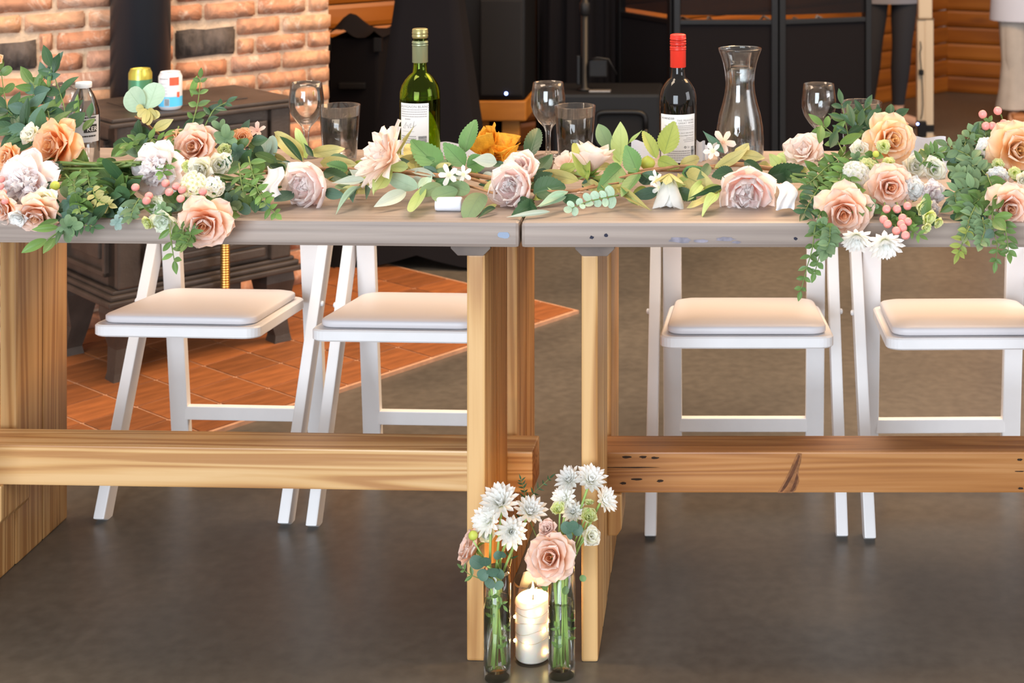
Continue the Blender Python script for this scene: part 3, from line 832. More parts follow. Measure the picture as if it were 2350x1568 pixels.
# loose cables behind the sheer panels rest on a table
tb_ = thing('equipment_table', 'dark table behind the black facade carrying cables', 'table', (.15, 6.62, 0))
MB().box(-.42, .38, -.16, .16, .60, .63, .004).build('table_top', M_blackp, tb_)
for x_ in (-.4, .34):
    for y_ in (-.14, .11): MB().box(x_, x_ + .03, y_, y_ + .03, 0, .60, .002).build('leg', M_blackm, tb_)
rr = random.Random(9)
CL = ['loose grey cable on the dark table, nearest the folded facade hinge', 'looped grey cable at the middle of the dark table', 'grey cable at the table end next to the person in leggings']
for k in range(3):
    ptsc = [( -.34 + .24 * k + .036 * q + rr.uniform(-.01, .01), rr.uniform(-.1, .1), .638 + (.05 * math.sin(q * 1.1) ** 2)) for q in range(6)]
    o = tag(MB().tube(ptsc, .006, 6).build('cable', mat('grey_cable', (.14, .14, .15), .5)), CL[k], 'cable', 'cables behind the facade')
    o.location = (.15, 6.62, 0)

# white canopy leg with controller boxes
Yp = 7.5
M_cream = mat('cream_paint', (.52, .43, .32), .45)
cp = thing('canopy_leg', 'cream telescoping square canopy leg with a black box strapped near its foot', 'pole', (P(2122, 0, Yp).x, Yp, 0))
MB().box(-.040, .0, -.03, .03, 0, P(0, 42, Yp).z, .008).box(-.006, .040, -.034, .034, 0, P(0, 42, Yp).z, .010).build('lower_tube', M_cream, cp)
MB().box(-.034, .034, -.028, .028, P(0, 42, Yp).z, 1.9, .008).build('upper_tube', M_cream, cp)
MB().box(-.042, .042, -.036, .036, P(0, 42, Yp).z - .005, P(0, 42, Yp).z + .002, .001).build('collar', mat('brown_gap', (.14, .09, .05), .7), cp)
zb2 = P(0, 274, Yp).z
MB().box(-.043, .000, -.075, -.034, .02, zb2, .004).build('controller_box', M_blackp, cp)
MB().box(-.002, .042, -.040, .036, P(0, 300, Yp).z, P(0, 284, Yp).z, .002).build('strap', M_blackp, cp)
MB().lathe([(0, 0), (.005, 0), (.004, .004), (0, .005)], 10, (-.044, -.0755, zb2 - .010), Matrix.Rotation(PI / 2, 4, 'X')).build('status_light', M_led, cp)
cb = MB().tube([P(x, y, Yp - .045) - Vector(cp.location) for x, y in ((2112, 95), (2114, 110), (2111, 122), (2113, 145), (2115, 170), (2117, 200), (2118, 240), (2116, 262), (2113, 274))], .003, 6).build('cable', M_blackp, cp)
q = P(2114, 166, Yp - .045) - Vector(cp.location); MB().box(q.x - .012, q.x + .012, q.y - .01, q.y + .012, q.z - .013, q.z + .013, .004).build('plug', M_blackp, cp)
MB().box(-.06, .06, -.05, .05, 0, .008, .002).build('foot_plate', M_cream, cp)

# people: one continuous skinned body each, clothes as their own parts
def skin_body(name, verts, edges, root, mats_by):
    bm = bmesh.new(); sk_ = bm.verts.layers.skin.verify(); vv = []
    for i, (co, r) in enumerate(verts):
        v = bm.verts.new(co); v[sk_].radius = (r[0], r[1]) if isinstance(r, tuple) else (r, r); v[sk_].use_root = (i == root); vv.append(v)
    for a, b in edges: bm.edges.new((vv[a], vv[b]))
    me = bpy.data.meshes.new(name); bm.to_mesh(me); bm.free()
    o = bpy.data.objects.new(name, me); col.objects.link(o)
    md = o.modifiers.new('skin', 'SKIN'); md.use_smooth_shade = True
    o.modifiers.new('sub', 'SUBSURF').levels = 2
    dg = bpy.context.evaluated_depsgraph_get(); dg.update()
    m2 = bpy.data.meshes.new_from_object(o.evaluated_get(dg))
    bpy.data.objects.remove(o)
    m2.materials.clear()
    for m in mats_by[0]: m2.materials.append(m)
    for p in m2.polygons:
        p.material_index = mats_by[1](p.center); p.use_smooth = True
    m2.name = name
    return m2
M_skin = mat('skin', (.60, .36, .26), .5); M_hair = mat('brown_hair', (.06, .035, .02), .6)
M_leggings = mat('dark_leggings', (.020, .020, .026), .8)
M_greytop = mat('grey_knit_top', (.22, .22, .26), .85)
M_linen = mat('pale_linen', (.42, .38, .35), .85, var=.08, vscale=15)
M_shirt = mat('white_blue_shirt', (.50, .53, .64), .8)
def person(name, label, base, yaw, foot_l, foot_r, kind, trouser_r=1.0):
    t = thing(name, label, 'person', base, yaw)
    k = 1.50 / 1.7
    def s(x, y, z): return (x * k, y * k, z * k)
    fl_, fr_ = foot_l, foot_r
    V = [(s(0, 0, .92), .13), (s(0, .01, 1.10), .115), (s(0, .02, 1.30), .14), (s(0, .02, 1.42), .085), (s(0, .015, 1.50), .05), (s(0, -.005, 1.56), .066), (s(0, -.01, 1.66), .088), (s(0, 0, 1.74), .06)]
    E = [(0, 1), (1, 2), (2, 3), (3, 4), (4, 5), (5, 6), (6, 7)]
    for sg, ft in ((-1, fl_), (1, fr_)):
        b = len(V); hx_ = sg * .085
        kx = lerp(hx_, ft[0] / k, .5); ky = lerp(0, ft[1] / k, .45) - .03
        V += [(s(hx_, 0, .82), .085 * trouser_r), (s(lerp(hx_, kx, .5), ky * .5, .66), .074 * trouser_r), (s(kx, ky, .48), .056 * trouser_r), (s(lerp(kx, ft[0] / k, .4), lerp(ky, ft[1] / k, .4), .34), .055 * trouser_r),
              ((ft[0], ft[1], .085 * k + .02), .033), ((ft[0], ft[1], .045), .034), ((ft[0] + .05 * ft[2], ft[1] - .06 * ft[3], .032), .032), ((ft[0] + .11 * ft[2], ft[1] - .12 * ft[3], .022), .024), ((ft[0] + .14 * ft[2], ft[1] - .16 * ft[3], .016), .015)]
        E += [(0, b)] + [(b + q, b + q + 1) for q in range(8)]
        a = len(V)
        V += [(s(sg * .19, .02, 1.37), .052), (s(sg * .235, .03, 1.12), .042), (s(sg * .20, -.14, 1.06), .032), (s(sg * .185, -.19, 1.03), .030), (s(sg * .17, -.24, 1.01), .024)]
        E += [(3 if False else 2, a), (a, a + 1), (a + 1, a + 2), (a + 2, a + 3), (a + 3, a + 4)]
        h = a + 3
        for q, (dx, dy, ln) in enumerate([(-.03, -.02, .065), (-.016, -.005, .085), (0, 0, .09), (.014, .004, .08), (.026, .008, .06)]):
            c = len(V); p = V[a + 4][0] if q else V[a + 3][0]
            V += [((p[0] + dx * .6, p[1] + dy * .6 - ln * .5, p[2] - .006), .009), ((p[0] + dx * .7, p[1] + dy - ln, p[2] - .02), .007)]
            E += [(a + 4 if q else a + 3, c), (c, c + 1)]
    if kind == 'leggings':
        mats = ([M_skin, M_leggings, M_greytop], lambda c: 1 if (.115 < c.z < .86 and abs(c.x) < .26 and not (abs(c.x) > .165 and c.z > .6)) else (2 if .86 <= c.z < 1.27 and abs(c.x) < .175 else (2 if 1.0 < c.z < 1.27 else 0)))
    else:
        mats = ([M_skin, M_linen, M_shirt], lambda c: 1 if (.10 < c.z < .86 and abs(c.x) < .26 and not (abs(c.x) > .165 and c.z > .6)) else (2 if .86 <= c.z < 1.27 else 0))
    me = skin_body('body', V, E, 0, mats)
    body = link('body', me, t)
    hz = 1.66 * k
    hr = MB(); hr.lathe([(0, .11), (.05, .10), (.082, .06), (.09, .01), (.088, -.05), (.08, -.16), (.06, -.20)], 20, (0, .028, hz)); hr.build('hair', M_hair, t)
    for sx in (-1, 1):
        MB().lathe([(0, -.009), (.006, -.006), (.009, 0), (.006, .006), (0, .009)], 10, (sx * .030, -.082, hz - .005)).build('eye', mat('eye_dark', (.04, .03, .02), .2), t)
        MB().lathe([(0, -.022), (.008, -.018), (.011, 0), (.008, .018), (0, .022)], 10, (sx * .083, .0, hz - .015)).build('ear', M_skin, t)
    MB().tube([(0, -.083, hz), (0, -.100, hz - .030), (0, -.086, hz - .036)], .009, 8).build('nose', M_skin, t)
    MB().tube([(-.020, -.076, hz - .058), (0, -.083, hz - .060), (.020, -.076, hz - .058)], .005, 6).build('mouth', mat('lips', (.5, .2, .17), .5), t)
    return t, k
p1, k = person('person', 'person in dark cropped leggings, grey top and strappy sandals beside the facade', (P(2044, 0, 7.9).x, 7.9, 0), 0,
            (-.115, .03, .3, 1), (.035, -.02, 1.0, .55), 'leggings', 1.0)
# top hem and sandals
hem = MB(); hz0 = P(0, 5, 7.9).z
hem.lathe([(.155, hz0 - .001), (.158, hz0 + .06), (.145, hz0 + .2), (.14, hz0 + .32), (.13, hz0 + .40)], 28, m=Matrix.Diagonal((1.0, .75, 1, 1)))
hem.build('knit_top', M_greytop, p1)
for fx, fy, dx, dy in ((.035, -.02, 1.0, .55), (-.115, .03, .3, 1)):
    sd = MB().tube([(fx - .03 * dx, fy + .03 * dy, .006), (fx + .06 * dx, fy - .07 * dy, .006), (fx + .15 * dx, fy - .165 * dy, .006)], .006, 8)
    sd.tube([(fx + .036 * math.cos(a), fy + .036 * math.sin(a), .088 + .01 * math.sin(a)) for a in [q * PI / 8 for q in range(17)]], .006, 6)
    sd.tube([(fx + .11 * dx - .035 * dy, fy - .12 * dy - .035 * dx, .01), (fx + .11 * dx, fy - .12 * dy, .05), (fx + .11 * dx + .035 * dy, fy - .12 * dy + .035 * dx, .01)], .006, 6)
    sd.build('sandal', M_blackp, p1)
p2, k = person('person', 'person in loose pale linen trousers and a white and blue shirt by the log wall', (P(2352, 0, 8.05).x, 8.05, 0), 0,
            (-.06, -.02, -.3, 1), (.10, 0, .3, 1), 'linen', 1.12)
# wide trouser legs and shirt tail
for cx, cy, dl in ((-.055, -.02, 0), (.095, 0, .02)):
    n = 26; vs = []; fs = []; rows = [(.80, .115), (.68, .098), (.50, .082), (.32, .074), (.18, .082), (.07 - dl * .3, .100)]
    for i, (zz, r) in enumerate(rows):
        for q_ in range(n):
            a = 2 * PI * q_ / n; rr_ = r * (1 + .05 * math.sin(5 * a + i) + .03 * math.sin(9 * a))
            vs.append((lerp(.07 * (1 if cx > 0 else -1), cx, min(1, i / 3)) + rr_ * math.cos(a), cy + rr_ * .85 * math.sin(a), zz))
    for i in range(len(rows) - 1):
        for q_ in range(n): fs.append((i * n + q_, (i + 1) * n + q_, (i + 1) * n + (q_ + 1) % n, i * n + (q_ + 1) % n))
    link('trouser_leg', mesh('trouser_leg', vs, fs, M_linen), p2)
hz0 = P(0, 45, 8.05).z
sh = MB().lathe([(.185, hz0), (.178, hz0 + .12), (.16, hz0 + .3), (.15, hz0 + .5), (.12, hz0 + .62)], 30, m=Matrix.Diagonal((1.0, .8, 1, 1))); sh.build('shirt', M_shirt, p2)
for fx in (-.06, .10):
    MB().box(fx - .045, fx + .045, -.19, .06, 0, .012, .004).box(fx - .038, fx + .038, -.185, -.02, .012, .055, .012).build('shoe', mat('tan_leather', (.42, .17, .06), .5), p2)
# ------------------------------------------------------------------ things on the tables
M_glass = glass('clear_glass', (.992, .995, .992), 0, 1.5, (.0, .9), .06)
M_water_v = glass('vase_water', (.985, .99, .975), 0, 1.33, (.0, .9), .10)
M_water = glass('water', (.985, .99, .985), 0, 1.33, (.0, .9), .35)
def on_table(px, Y): return Vector(((px - VX) * Y / F, Y, TZ))
def wine_glass(px, Y, label):
    t = thing('wine_glass', label, 'wine glass', on_table(px, Y), 0, 'small stemmed wine glasses')
    h = .150
    out = [(0, 0), (.030, 0), (.0305, .0012), (.026, .0028), (.010, .005), (.0055, .009), (.0048, .03), (.0056, .050), (.009, .060), (.020, .072), (.030, .087), (.0345, .103), (.0345, .118), (.0325, .134), (.0305, h)]
    inn = [(.0293, h), (.0313, .134), (.0333, .118), (.0333, .103), (.0288, .0885), (.0185, .0745), (.008, .066), (0, .064)]
    MB().lathe(out[:8], 40).add([], []).build('foot_and_stem', M_glass, t) if False else None
    MB().lathe(out + inn, 44).build('bowl_and_stem', M_glass, t)
    return t
def tumbler(px, Y, label, h=.112, r=.0405, fill=.80):
    t = thing('water_tumbler', label, 'tumbler', on_table(px, Y), 0, 'tumblers of water')
    rb = r * .80
    MB().lathe([(0, 0), (rb - .003, 0), (rb, .002), (r, h), (r - .0012, h + .0006), (r - .0025, h), (rb - .0025, .012), (rb - .006, .009), (0, .009)], 48).build('glass', M_glass, t)
    zf = h * fill; rf = lerp(rb, r, zf / h) - .0023
    MB().lathe([(0, .0093), (rb - .006, .0093), (rb - .0024, .0123), (rf, zf), (rf - .0015, zf - .0008), (0, zf - .0008)], 48).build('water', M_water, t)
    return t
wine_glass(703, 3.07, 'stemmed wine glass standing against the brick wall view, beside a water tumbler')
wine_glass(1258, 3.07, 'stemmed wine glass beside the tumbler next to the bowl of chips')
wine_glass(1879, 3.05, 'stemmed wine glass standing alone beside the carafe and the ruffled blush flower')
wine_glass(150, 3.05, 'stemmed wine glass behind the plastic water bottle')
tumbler(780, 3.03, 'tumbler of water between a wine glass and the green wine bottle', h=.110)
tumbler(1320, 3.01, 'tumbler of water between a wine glass and the red capped bottle', h=.112)
tumbler(1976, 3.03, 'tumbler of water half hidden by the bouquet with the yellow peach rose', h=.117, r=.0415)

def bottle(name, label, px, Y, R, height, glassmat, capmat, capz, neck_r, liquid=None, liq_z=0, shoulder=(.155, .185)):
    t = thing(name, label, 'wine bottle', on_table(px, Y), 0)
    s0, s1 = shoulder
    prof = [(0, .004), (R * .55, .003), (R - .004, 0), (R, .004), (R, s0 - .012), (R * .985, s0), (R * .90, s0 + .012), (R * .72, s0 + .023), (R * .54, s0 + .031), (neck_r * 1.12, s1 + .010), (neck_r, s1 + .022), (neck_r, height - .004), (neck_r - .001, height - .002)]
    th = .0032
    inn = [(neck_r - th, height - .002), (neck_r - th, s1 + .022), (neck_r * 1.12 - th, s1 + .010), (R * .54 - th, s0 + .030), (R * .72 - th, s0 + .022), (R * .90 - th, s0 + .010), (R - th, s0 - .012), (R - th, .010), (R * .5, .009), (0, .009)]
    MB().lathe(prof + inn, 48).build('glass', glassmat, t)
    if liquid:
        MB().lathe([(0, .0092), (R * .5, .0092), (R - th + .0002, .0102), (R - th + .0002, liq_z), (R - th - .0015, liq_z - .0008), (0, liq_z - .0008)], 48).build('wine', liquid, t)
    return t
Yg_ = 2.95
M_green_glass = glass('green_bottle_glass', (.62, .76, .20), 0, 1.45)
M_whitewine = glass('white_wine', (.80, .86, .30), 0, 1.34)
M_label = mat('paper_label', (.80, .79, .77), .7)
M_ink = mat('grey_ink', (.22, .21, .21), .8); M_ink2 = mat('light_ink', (.42, .40, .40), .8); M_inkd = mat('dark_ink', (.03, .03, .03), .8)
gb = bottle('wine_bottle', 'green glass bottle of white wine with pale green cap and white back label', 964, Yg_, .0385, .262, M_green_glass, None, 0, .0128, M_whitewine, .136, (.150, .176))
M_gcap = mat('sage_green_foil', (.30, .34, .20), .35, metal=.55)
M_gcap2 = mat('olive_gold_foil', (.38, .34, .15), .32, metal=.7)
def cap(parent, name, z0, z1, r, m, rings=()):
    prof = [(r - .0006, z0), (r, z0 + .0005)]
    for zr in rings: prof += [(r, zr - .0016), (r + .0008, zr), (r, zr + .0016)]
    prof += [(r, z1 - .001), (r - .0008, z1)]
    if name == 'screw_cap': prof += [(r - .003, z1 + .0008), (0, z1 + .0008)]
    return MB().lathe(prof, 40).build(name, m, parent)
pz = lambda py: H - (py - VY) * Yg_ / F - TZ
cap(gb, 'screw_cap', pz(87), pz(66), .0150, M_gcap2, (pz(82), pz(75)))
cap(gb, 'foil_sleeve', pz(143), pz(93), .0150, M_gcap, (pz(97), pz(103)))
def label_on(parent, R, x0, x1, z0, z1, m=M_label, name='label', n=16):
    vs, fs = strip_geo(x0, x1, z0, z1, n); vs = [Vector((v.x, v.y, 0)) for v in vs]
    return link(name, mesh(name, wrap(vs, R, 0, 0), [f for f in fs], m), parent)
def print_on(lab, R, body, size, x, z, m=M_ink, align='LEFT', name='lettering', spacing=1.0):
    vs, fs = text_geo(body, size, align, spacing)
    return link(name, mesh(name, wrap(vs, R, x, z), fs, m, smooth=False), lab)
def rules_on(lab, R, lines, m=M_ink2, name='small_print', seed=1):
    """unreadable small print: broken strokes"""
    r = random.Random(seed); V = []; Fc = []
    for x0, x1, z, h in lines:
        x = x0
        while x < x1:
            w_ = r.uniform(.0010, .0034); vs, fs = strip_geo(x, min(x + w_, x1), z, z + h, 1)
            b = len(V); V += vs; Fc += [tuple(i + b for i in f) for f in fs]; x += w_ + .0006
    return link(name, mesh(name, wrap(V, R, 0, 0), Fc, m, smooth=False), lab)
def barcode(lab, R, x0, x1, z0, z1, vertical=True, seed=2):
    r = random.Random(seed); V = []; Fc = []
    a = x0 if vertical else z0; e = x1 if vertical else z1
    while a < e:
        w_ = r.choice((.0003, .0005, .0008))
        vs, fs = strip_geo(a, a + w_, z0, z1, 1) if vertical else strip_geo(x0, x1, a, a + w_, 2)
        b = len(V); V += vs; Fc += [tuple(i + b for i in f) for f in fs]; a += w_ + r.choice((.0003, .0006))
    return link('barcode', mesh('barcode', wrap(V, R, 0, 0), Fc, M_inkd, smooth=False), lab)
RL = .0388; RT = .0391
def gx(px): return (px - 964) * Yg_ / F
xl, xr = gx(926), gx(991) 
def warc(x): return RL * math.asin(max(-.98, min(.98, x / RL)))
la, lb = warc(xl), warc(xr); zt_, zb_ = pz(231), pz(352)
lab = label_on(gb, RL, la, lb, zb_, zt_)
print_on(lab, RT, 'SAUVIGNON BLANC', .0066, (la + lb) / 2, pz(241), M_ink, 'CENTER', spacing=1.05)
rules_on(lab, RT, [(la + .003, lb - .003, pz(246 + 5.2 * k), .0018) for k in range(4)] + [(la + .014, la + .026, pz(268), .0022), (la + .008, la + .034, pz(295), .0008)] + [(la + .004, lb - .024, pz(307 + 5 * k), .0022) for k in range(4)], M_ink2, seed=3)
sig = [(.010, 285), (.017, 274), (.014, 288), (.008, 287), (.020, 280), (.022, 287), (.025, 278), (.028, 276), (.026, 286), (.032, 285), (.034, 271), (.031, 287), (.038, 279)]
sv = [(la + x, pz(y)) for x, y in sig]
SV = []; SF = []
for (xa, za), (xb, zb__) in zip(sv, sv[1:]):
    d = Vector((xb - xa, zb__ - za)); nrm = Vector((-d.y, d.x)).normalized() * .00025; b = len(SV)
    SV += [Vector((xa + nrm.x, za + nrm.y, 0)), Vector((xa - nrm.x, za - nrm.y, 0)), Vector((xb - nrm.x, zb__ - nrm.y, 0)), Vector((xb + nrm.x, zb__ + nrm.y, 0))]; SF.append((b, b + 1, b + 2, b + 3))
link('signature', mesh('signature', wrap(SV, RT, 0, 0), SF, M_ink, smooth=False), lab)
barcode(lab, RT, lb - .020, lb - .004, pz(326), pz(305), False)

M_dark_glass = mat('dark_bottle_glass', (.004, .003, .003), .04, spec=.45)
rbt = bottle('wine_bottle', 'dark bottle of red wine with bright red screw cap and white back label', 1556, Yg_, .0358, .255, M_dark_glass, None, 0, .0128, None, 0, (.142, .166))
M_red = mat('red_foil', (.72, .035, .020), .35, metal=.1)
cap(rbt, 'screw_cap', pz(104), pz(79), .0152, M_red, (pz(88), pz(95), pz(100)))
cap(rbt, 'foil_sleeve', pz(154), pz(105), .0152, M_red, (pz(108), pz(113)))
RL = .0361; RT = .0364
def rx(px): x = (px - 1556) * Yg_ / F; return RL * math.asin(max(-.98, min(.98, x / RL)))
la, lb = rx(1518), rx(1594); zt_, zb_ = pz(257), pz(366)
lab = label_on(rbt, RL, la, lb, zb_, zt_)
# readable lines, laid out across the label as in the photograph
print_on(lab, RT, '14 HANDS®', .0058, la + .002, pz(268), M_inkd)
print_on(lab, RT, 'THE MEASURE', .0048, lb - .004, pz(272), M_ink, 'RIGHT', spacing=1.25)
print_on(lab, RT, 'OF GREAT WINE', .0048, lb - .004, pz(278), M_ink, 'RIGHT', spacing=1.25)
print_on(lab, RT, 'HOT TO TROT RED BLEND', .0034, lb - .004, pz(300), M_ink, 'RIGHT', spacing=1.1)
print_on(lab, RT, '2021 COLUMBIA VALLEY', .0034, lb - .004, pz(306), M_ink, 'RIGHT', spacing=1.1)
rules_on(lab, RT, [(la + .012, lb - .003, pz(283 + 4 * k), .0012) for k in range(3)] + [(la + .012, lb - .003, pz(293.5), .0004), (lb - .022, lb - .003, pz(311), .0012), (lb - .028, lb - .003, pz(315), .0012), (lb - .026, lb - .003, pz(319), .0012)] + [(la + .018, lb - .013, pz(341 + 5 * k), .0024) for k in range(5)], M_ink2, seed=6)
barcode(lab, RT, lb - .011, lb - .003, pz(362), pz(330), False, 7)
# recycling triangle
tri = MB()
for q in range(3):
    a0 = PI / 2 + q * 2 * PI / 3 + .25; a1 = a0 + 2 * PI / 3 - .5
    xs = [(.0022 * math.cos(a), .0022 * math.sin(a)) for a in (a0, a1)]
    (xa, za), (xb, zb__) = xs; d = Vector((xb - xa, zb__ - za)); nn = Vector((-d.y, d.x)).normalized() * .0005
    pv = [Vector((xa + nn.x, za + nn.y, 0)), Vector((xa - nn.x, za - nn.y, 0)), Vector((xb - nn.x, zb__ - nn.y, 0)), Vector((xb + nn.x, zb__ + nn.y, 0))]
    tri.add(wrap(pv, RT, lb - .024, pz(331)), [(0, 1, 2, 3)])
tri.build('recycling_mark', M_inkd, lab)
print_on(lab, RT, '5¢', .0058, lb - .020, pz(333), M_ink2)

# carafe of water
Yk = 3.03
ck = thing('water_carafe', 'clear glass carafe with flared lip, partly filled with water', 'carafe', on_table(1698, Yk))
cz = lambda py: max(0, H - (py - VY) * Yk / F - TZ)
cr = lambda wpx: wpx * Yk / F / 2
op = [(0, 0), (cr(92), 0), (cr(104), .004), (cr(110), .02), (cr(110), cz(318)), (cr(106), cz(290)), (cr(96), cz(262)), (cr(80), cz(235)), (cr(70), cz(212)), (cr(66), cz(190)), (cr(70), cz(165)), (cr(78), cz(145)), (cr(88), cz(128)), (cr(97), cz(117)), (cr(100), cz(112))]
ip = [(r - .0020, z) for r, z in op[3:]][::-1]
MB().lathe(op + [(cr(99), cz(110.5))] + ip[:-1] + [(cr(108) - .0022, .016), (cr(96), .008), (0, .008)], 56).build('glass', M_glass, ck)
wp = [(0, .0083), (cr(96), .0083), (cr(108) - .0021, .0163)] + [(r - .0019, z) for r, z in op[4:12] if z < cz(152)]
rt_ = cr(75) - .0019
wp += [(rt_, cz(152)), (rt_ - .0015, cz(152) - .0008), (0, cz(152) - .0008)]
MB().lathe(wp, 56).build('water', glass('carafe_water', (.985, .99, .985), 0, 1.33, (.0, .9), .65), ck)

# plastic water bottle
Yw = 2.93
wbx = thing('plastic_water_bottle', 'clear plastic water bottle with white cap behind the leaves', 'bottle', on_table(192, Yw))
wz = lambda py: H - (py - VY) * Yw / F - TZ
wr = lambda wpx: wpx * Yw / F / 2
M_pet = glass('clear_plastic', (.97, .975, .97), .05, 1.45, (.03, .9))
zb0 = 0
wpf = [(0, .002), (wr(50), 0), (wr(66), .006), (wr(70), .02), (wr(70), wz(310)), (wr(67), wz(306)), (wr(70), wz(302)), (wr(70), wz(262)), (wr(68), wz(250)), (wr(58), wz(233)), (wr(44), wz(217)), (wr(32), wz(206)), (wr(28), wz(200)), (wr(28), wz(192))]
wpi = [(r - .0008, z) for r, z in wpf[3:]][::-1] + [(wr(50), .008), (0, .008)]
MB().lathe(wpf + wpi, 40).build('bottle_body', M_pet, wbx)
capo = MB(); n = 40
capo.lathe([(wr(33), wz(201)), (wr(36), wz(200)), (wr(36), wz(190)), (wr(34), wz(188)), (0, wz(187.5))], n); capo.build('cap', mat('white_plastic', (.80, .80, .80), .4), wbx)
RW = wr(70) + .0004
wl = label_on(wbx, RW, -RW * 1.5, RW * 1.5, wz(322), wz(262), mat('clear_label', (.55, .57, .60), .4), n=24)
bxv, bxf = strip_geo(.012, .038, wz(300), wz(282), 6)
link('label_box', mesh('label_box', wrap(bxv, RW + .0003, 0, 0), bxf, M_inkd, smooth=False), wl)
print_on(wl, RW + .0006, 'KER', .012, .0175, wz(297), mat('white_ink', (.85, .85, .85), .6), 'LEFT')
rules_on(wl, RW + .0003, [(.008, .036, wz(268), .003), (.008, .036, wz(275), .003), (.006, .036, wz(310), .003)], M_inkd, seed=12)

# drink cans on the stove
def can(px, py_base, Y, label, mats_, seed):
    p = Vector(((px - VX) * Y / F, Y, st.location.z + .6785))
    t = thing('drink_can', label, 'can', p, 0, 'drink cans on the stove')
    r = .0300; h = .100
    MB().lathe([(0, .006), (r * .70, .004), (r * .76, 0), (r * .82, .001), (r, .010), (r, h - .012), (r * .83, h - .001), (r * .84, h), (r * .80, h - .0005), (r * .78, h - .004), (0, h - .004)], 36).build('can_shell', mats_[0], t)
    for z0, z1, m in mats_[1]:
        MB().lathe([(r + .0002, z0), (r + .0002, z1)], 36).build('printed_band', m, t)
    MB().lathe([(0, h - .0035), (.008, h - .0035), (.008, h - .0015), (0, h - .0015)], 14, (0, -.006, 0)).build('pull_tab', mat('aluminium', (.7, .7, .7), .3, metal=1), t)
    return t, r
alu = mat('aluminium', (.7, .7, .7), .3, metal=1)
yel = mat('yellow_gold_can', (.62, .55, .10), .3, metal=.6); grn = mat('green_can', (.10, .30, .16), .35, metal=.3)
c1, r1_ = can(322, 250, 4.10, 'green and gold drink can on the stove, half behind a round leaf', (yel, [(.010, .072, grn)]), 1)
whc = mat('white_can', (.72, .72, .76), .35); blu = mat('blue_can', (.10, .52, .85), .35); redc = mat('red_can', (.80, .12, .06), .35)
c2, r2_ = can(391, 255, 4.04, 'white drink can with red and sky blue printing on the stove', (whc, [(.0101, .036, blu)]), 2)
MB().lathe([(r2_ * .84, .0885), (r2_ * .845, .094), (r2_ * .83, .0985)], 36).build('red_rim', redc, c2)
for x0, x1, z0, z1, m in ((.008, .034, .066, .0875, redc), (.028, .036, .034, .048, redc), (-.006, .008, .012, .032, mat('pale_print', (.6, .7, .8), .5))):
    vs, fs = strip_geo(x0, x1, z0, z1, 6); link('print', mesh('print', wrap(vs, r2_ + .0005, 0, 0), fs, m), c2)
rules_on(c2, r2_ + .0005, [(-.022, .006, .082, .003), (-.020, .004, .070, .0012), (-.020, .004, .060, .0012), (-.020, .004, .052, .0012), (-.020, .004, .044, .0012)], M_ink2, seed=8)
barcode(c2, r2_ + .0008, -.005, .007, .013, .031, True, 4)

# bowl of tortilla chips
Yh = 2.93
bowl = thing('chip_bowl', 'shallow white bowl between the garland and the wine glass', 'bowl', on_table(1128, Yh))
rb = S(62, Yh)
bz_ = H - (408 - VY) * (Yh - rb) / F - TZ
bz_ = max(.022, bz_)
MB().lathe([(0, 0), (rb * .6, 0), (rb * .62, .004), (rb * .9, bz_ * .6), (rb, bz_), (rb - .003, bz_ + .0005), (rb * .86, bz_ * .7), (rb * .55, .008), (0, .007)], 48).build('bowl_body', mat('white_glaze', (.74, .72, .70), .25), bowl)
M_chip = mat('corn_chip', (.86, .38, .022), .65, var=.25, vscale=60, bump=.4, bscale=120)
def chip_mesh(seed):
    r = random.Random(seed); n = 7; vs = []; idx = {}; fs = []
    k1 = r.uniform(18, 30); k2 = r.uniform(-8, 8)
    for i in range(n + 1):
        for j in range(n + 1 - i):
            a, b = i / n, j / n; c = 1 - a - b
            x = (a - .5 * c) * .040 - .0 ; y = (b - .5 * c) * .040
            z = k1 * (x * .8 + y * .6) ** 2 + k2 * x * y + r.uniform(-.0005, .0005)
            idx[i, j] = len(vs); vs.append((x, y, z))
    for i in range(n):
        for j in range(n - i):
            fs.append((idx[i, j], idx[i + 1, j], idx[i, j + 1]))
            if j < n - i - 1: fs.append((idx[i + 1, j], idx[i + 1, j + 1], idx[i, j + 1]))
    o = len(vs); vs2 = [(x, y, z - .0014) for x, y, z in vs]
    rim = [idx[i, 0] for i in range(n + 1)] + [idx[n - j, j] for j in range(1, n + 1)] + [idx[0, j] for j in range(n - 1, 0, -1)]
    fs2 = [(a + o, c + o, b + o) for a, b, c in fs]
    for a, b in zip(rim, rim[1:] + rim[:1]): fs2.append((a, a + o, b + o, b))
    return mesh('tortilla_chip', vs + vs2, fs + fs2, M_chip)
chips = [chip_mesh(k) for k in range(4)]
rc = random.Random(77)
chip_spots = []
for k in range(11):
    a = rc.uniform(0, 2 * PI); q = math.sqrt(rc.random()) * rb * .45
    lvl = k // 3
    chip_spots.append((q * math.cos(a), q * math.sin(a), .014 + lvl * .011 + rc.uniform(0, .004), rc.uniform(-.7, .7), rc.uniform(-.7, .7), rc.uniform(0, 6)))
chip_spots += [(-.018, -.012, .046, 1.2, .3, 1.0), (.004, .004, .052, .9, -.5, 2.4), (.016, -.006, .044, -.8, .6, .3), (-.006, -.02, .044, .6, .2, 4.0)]
for k, (x, y, z, a, b, c) in enumerate(chip_spots):
    o = link('tortilla_chip', chips[k % 4], None, loc=Vector(bowl.location) + Vector((x, y, z)), rot=(a, b, c))
    tag(o, 'orange tortilla chip piled in the white bowl', 'chip', 'tortilla chips in the bowl')

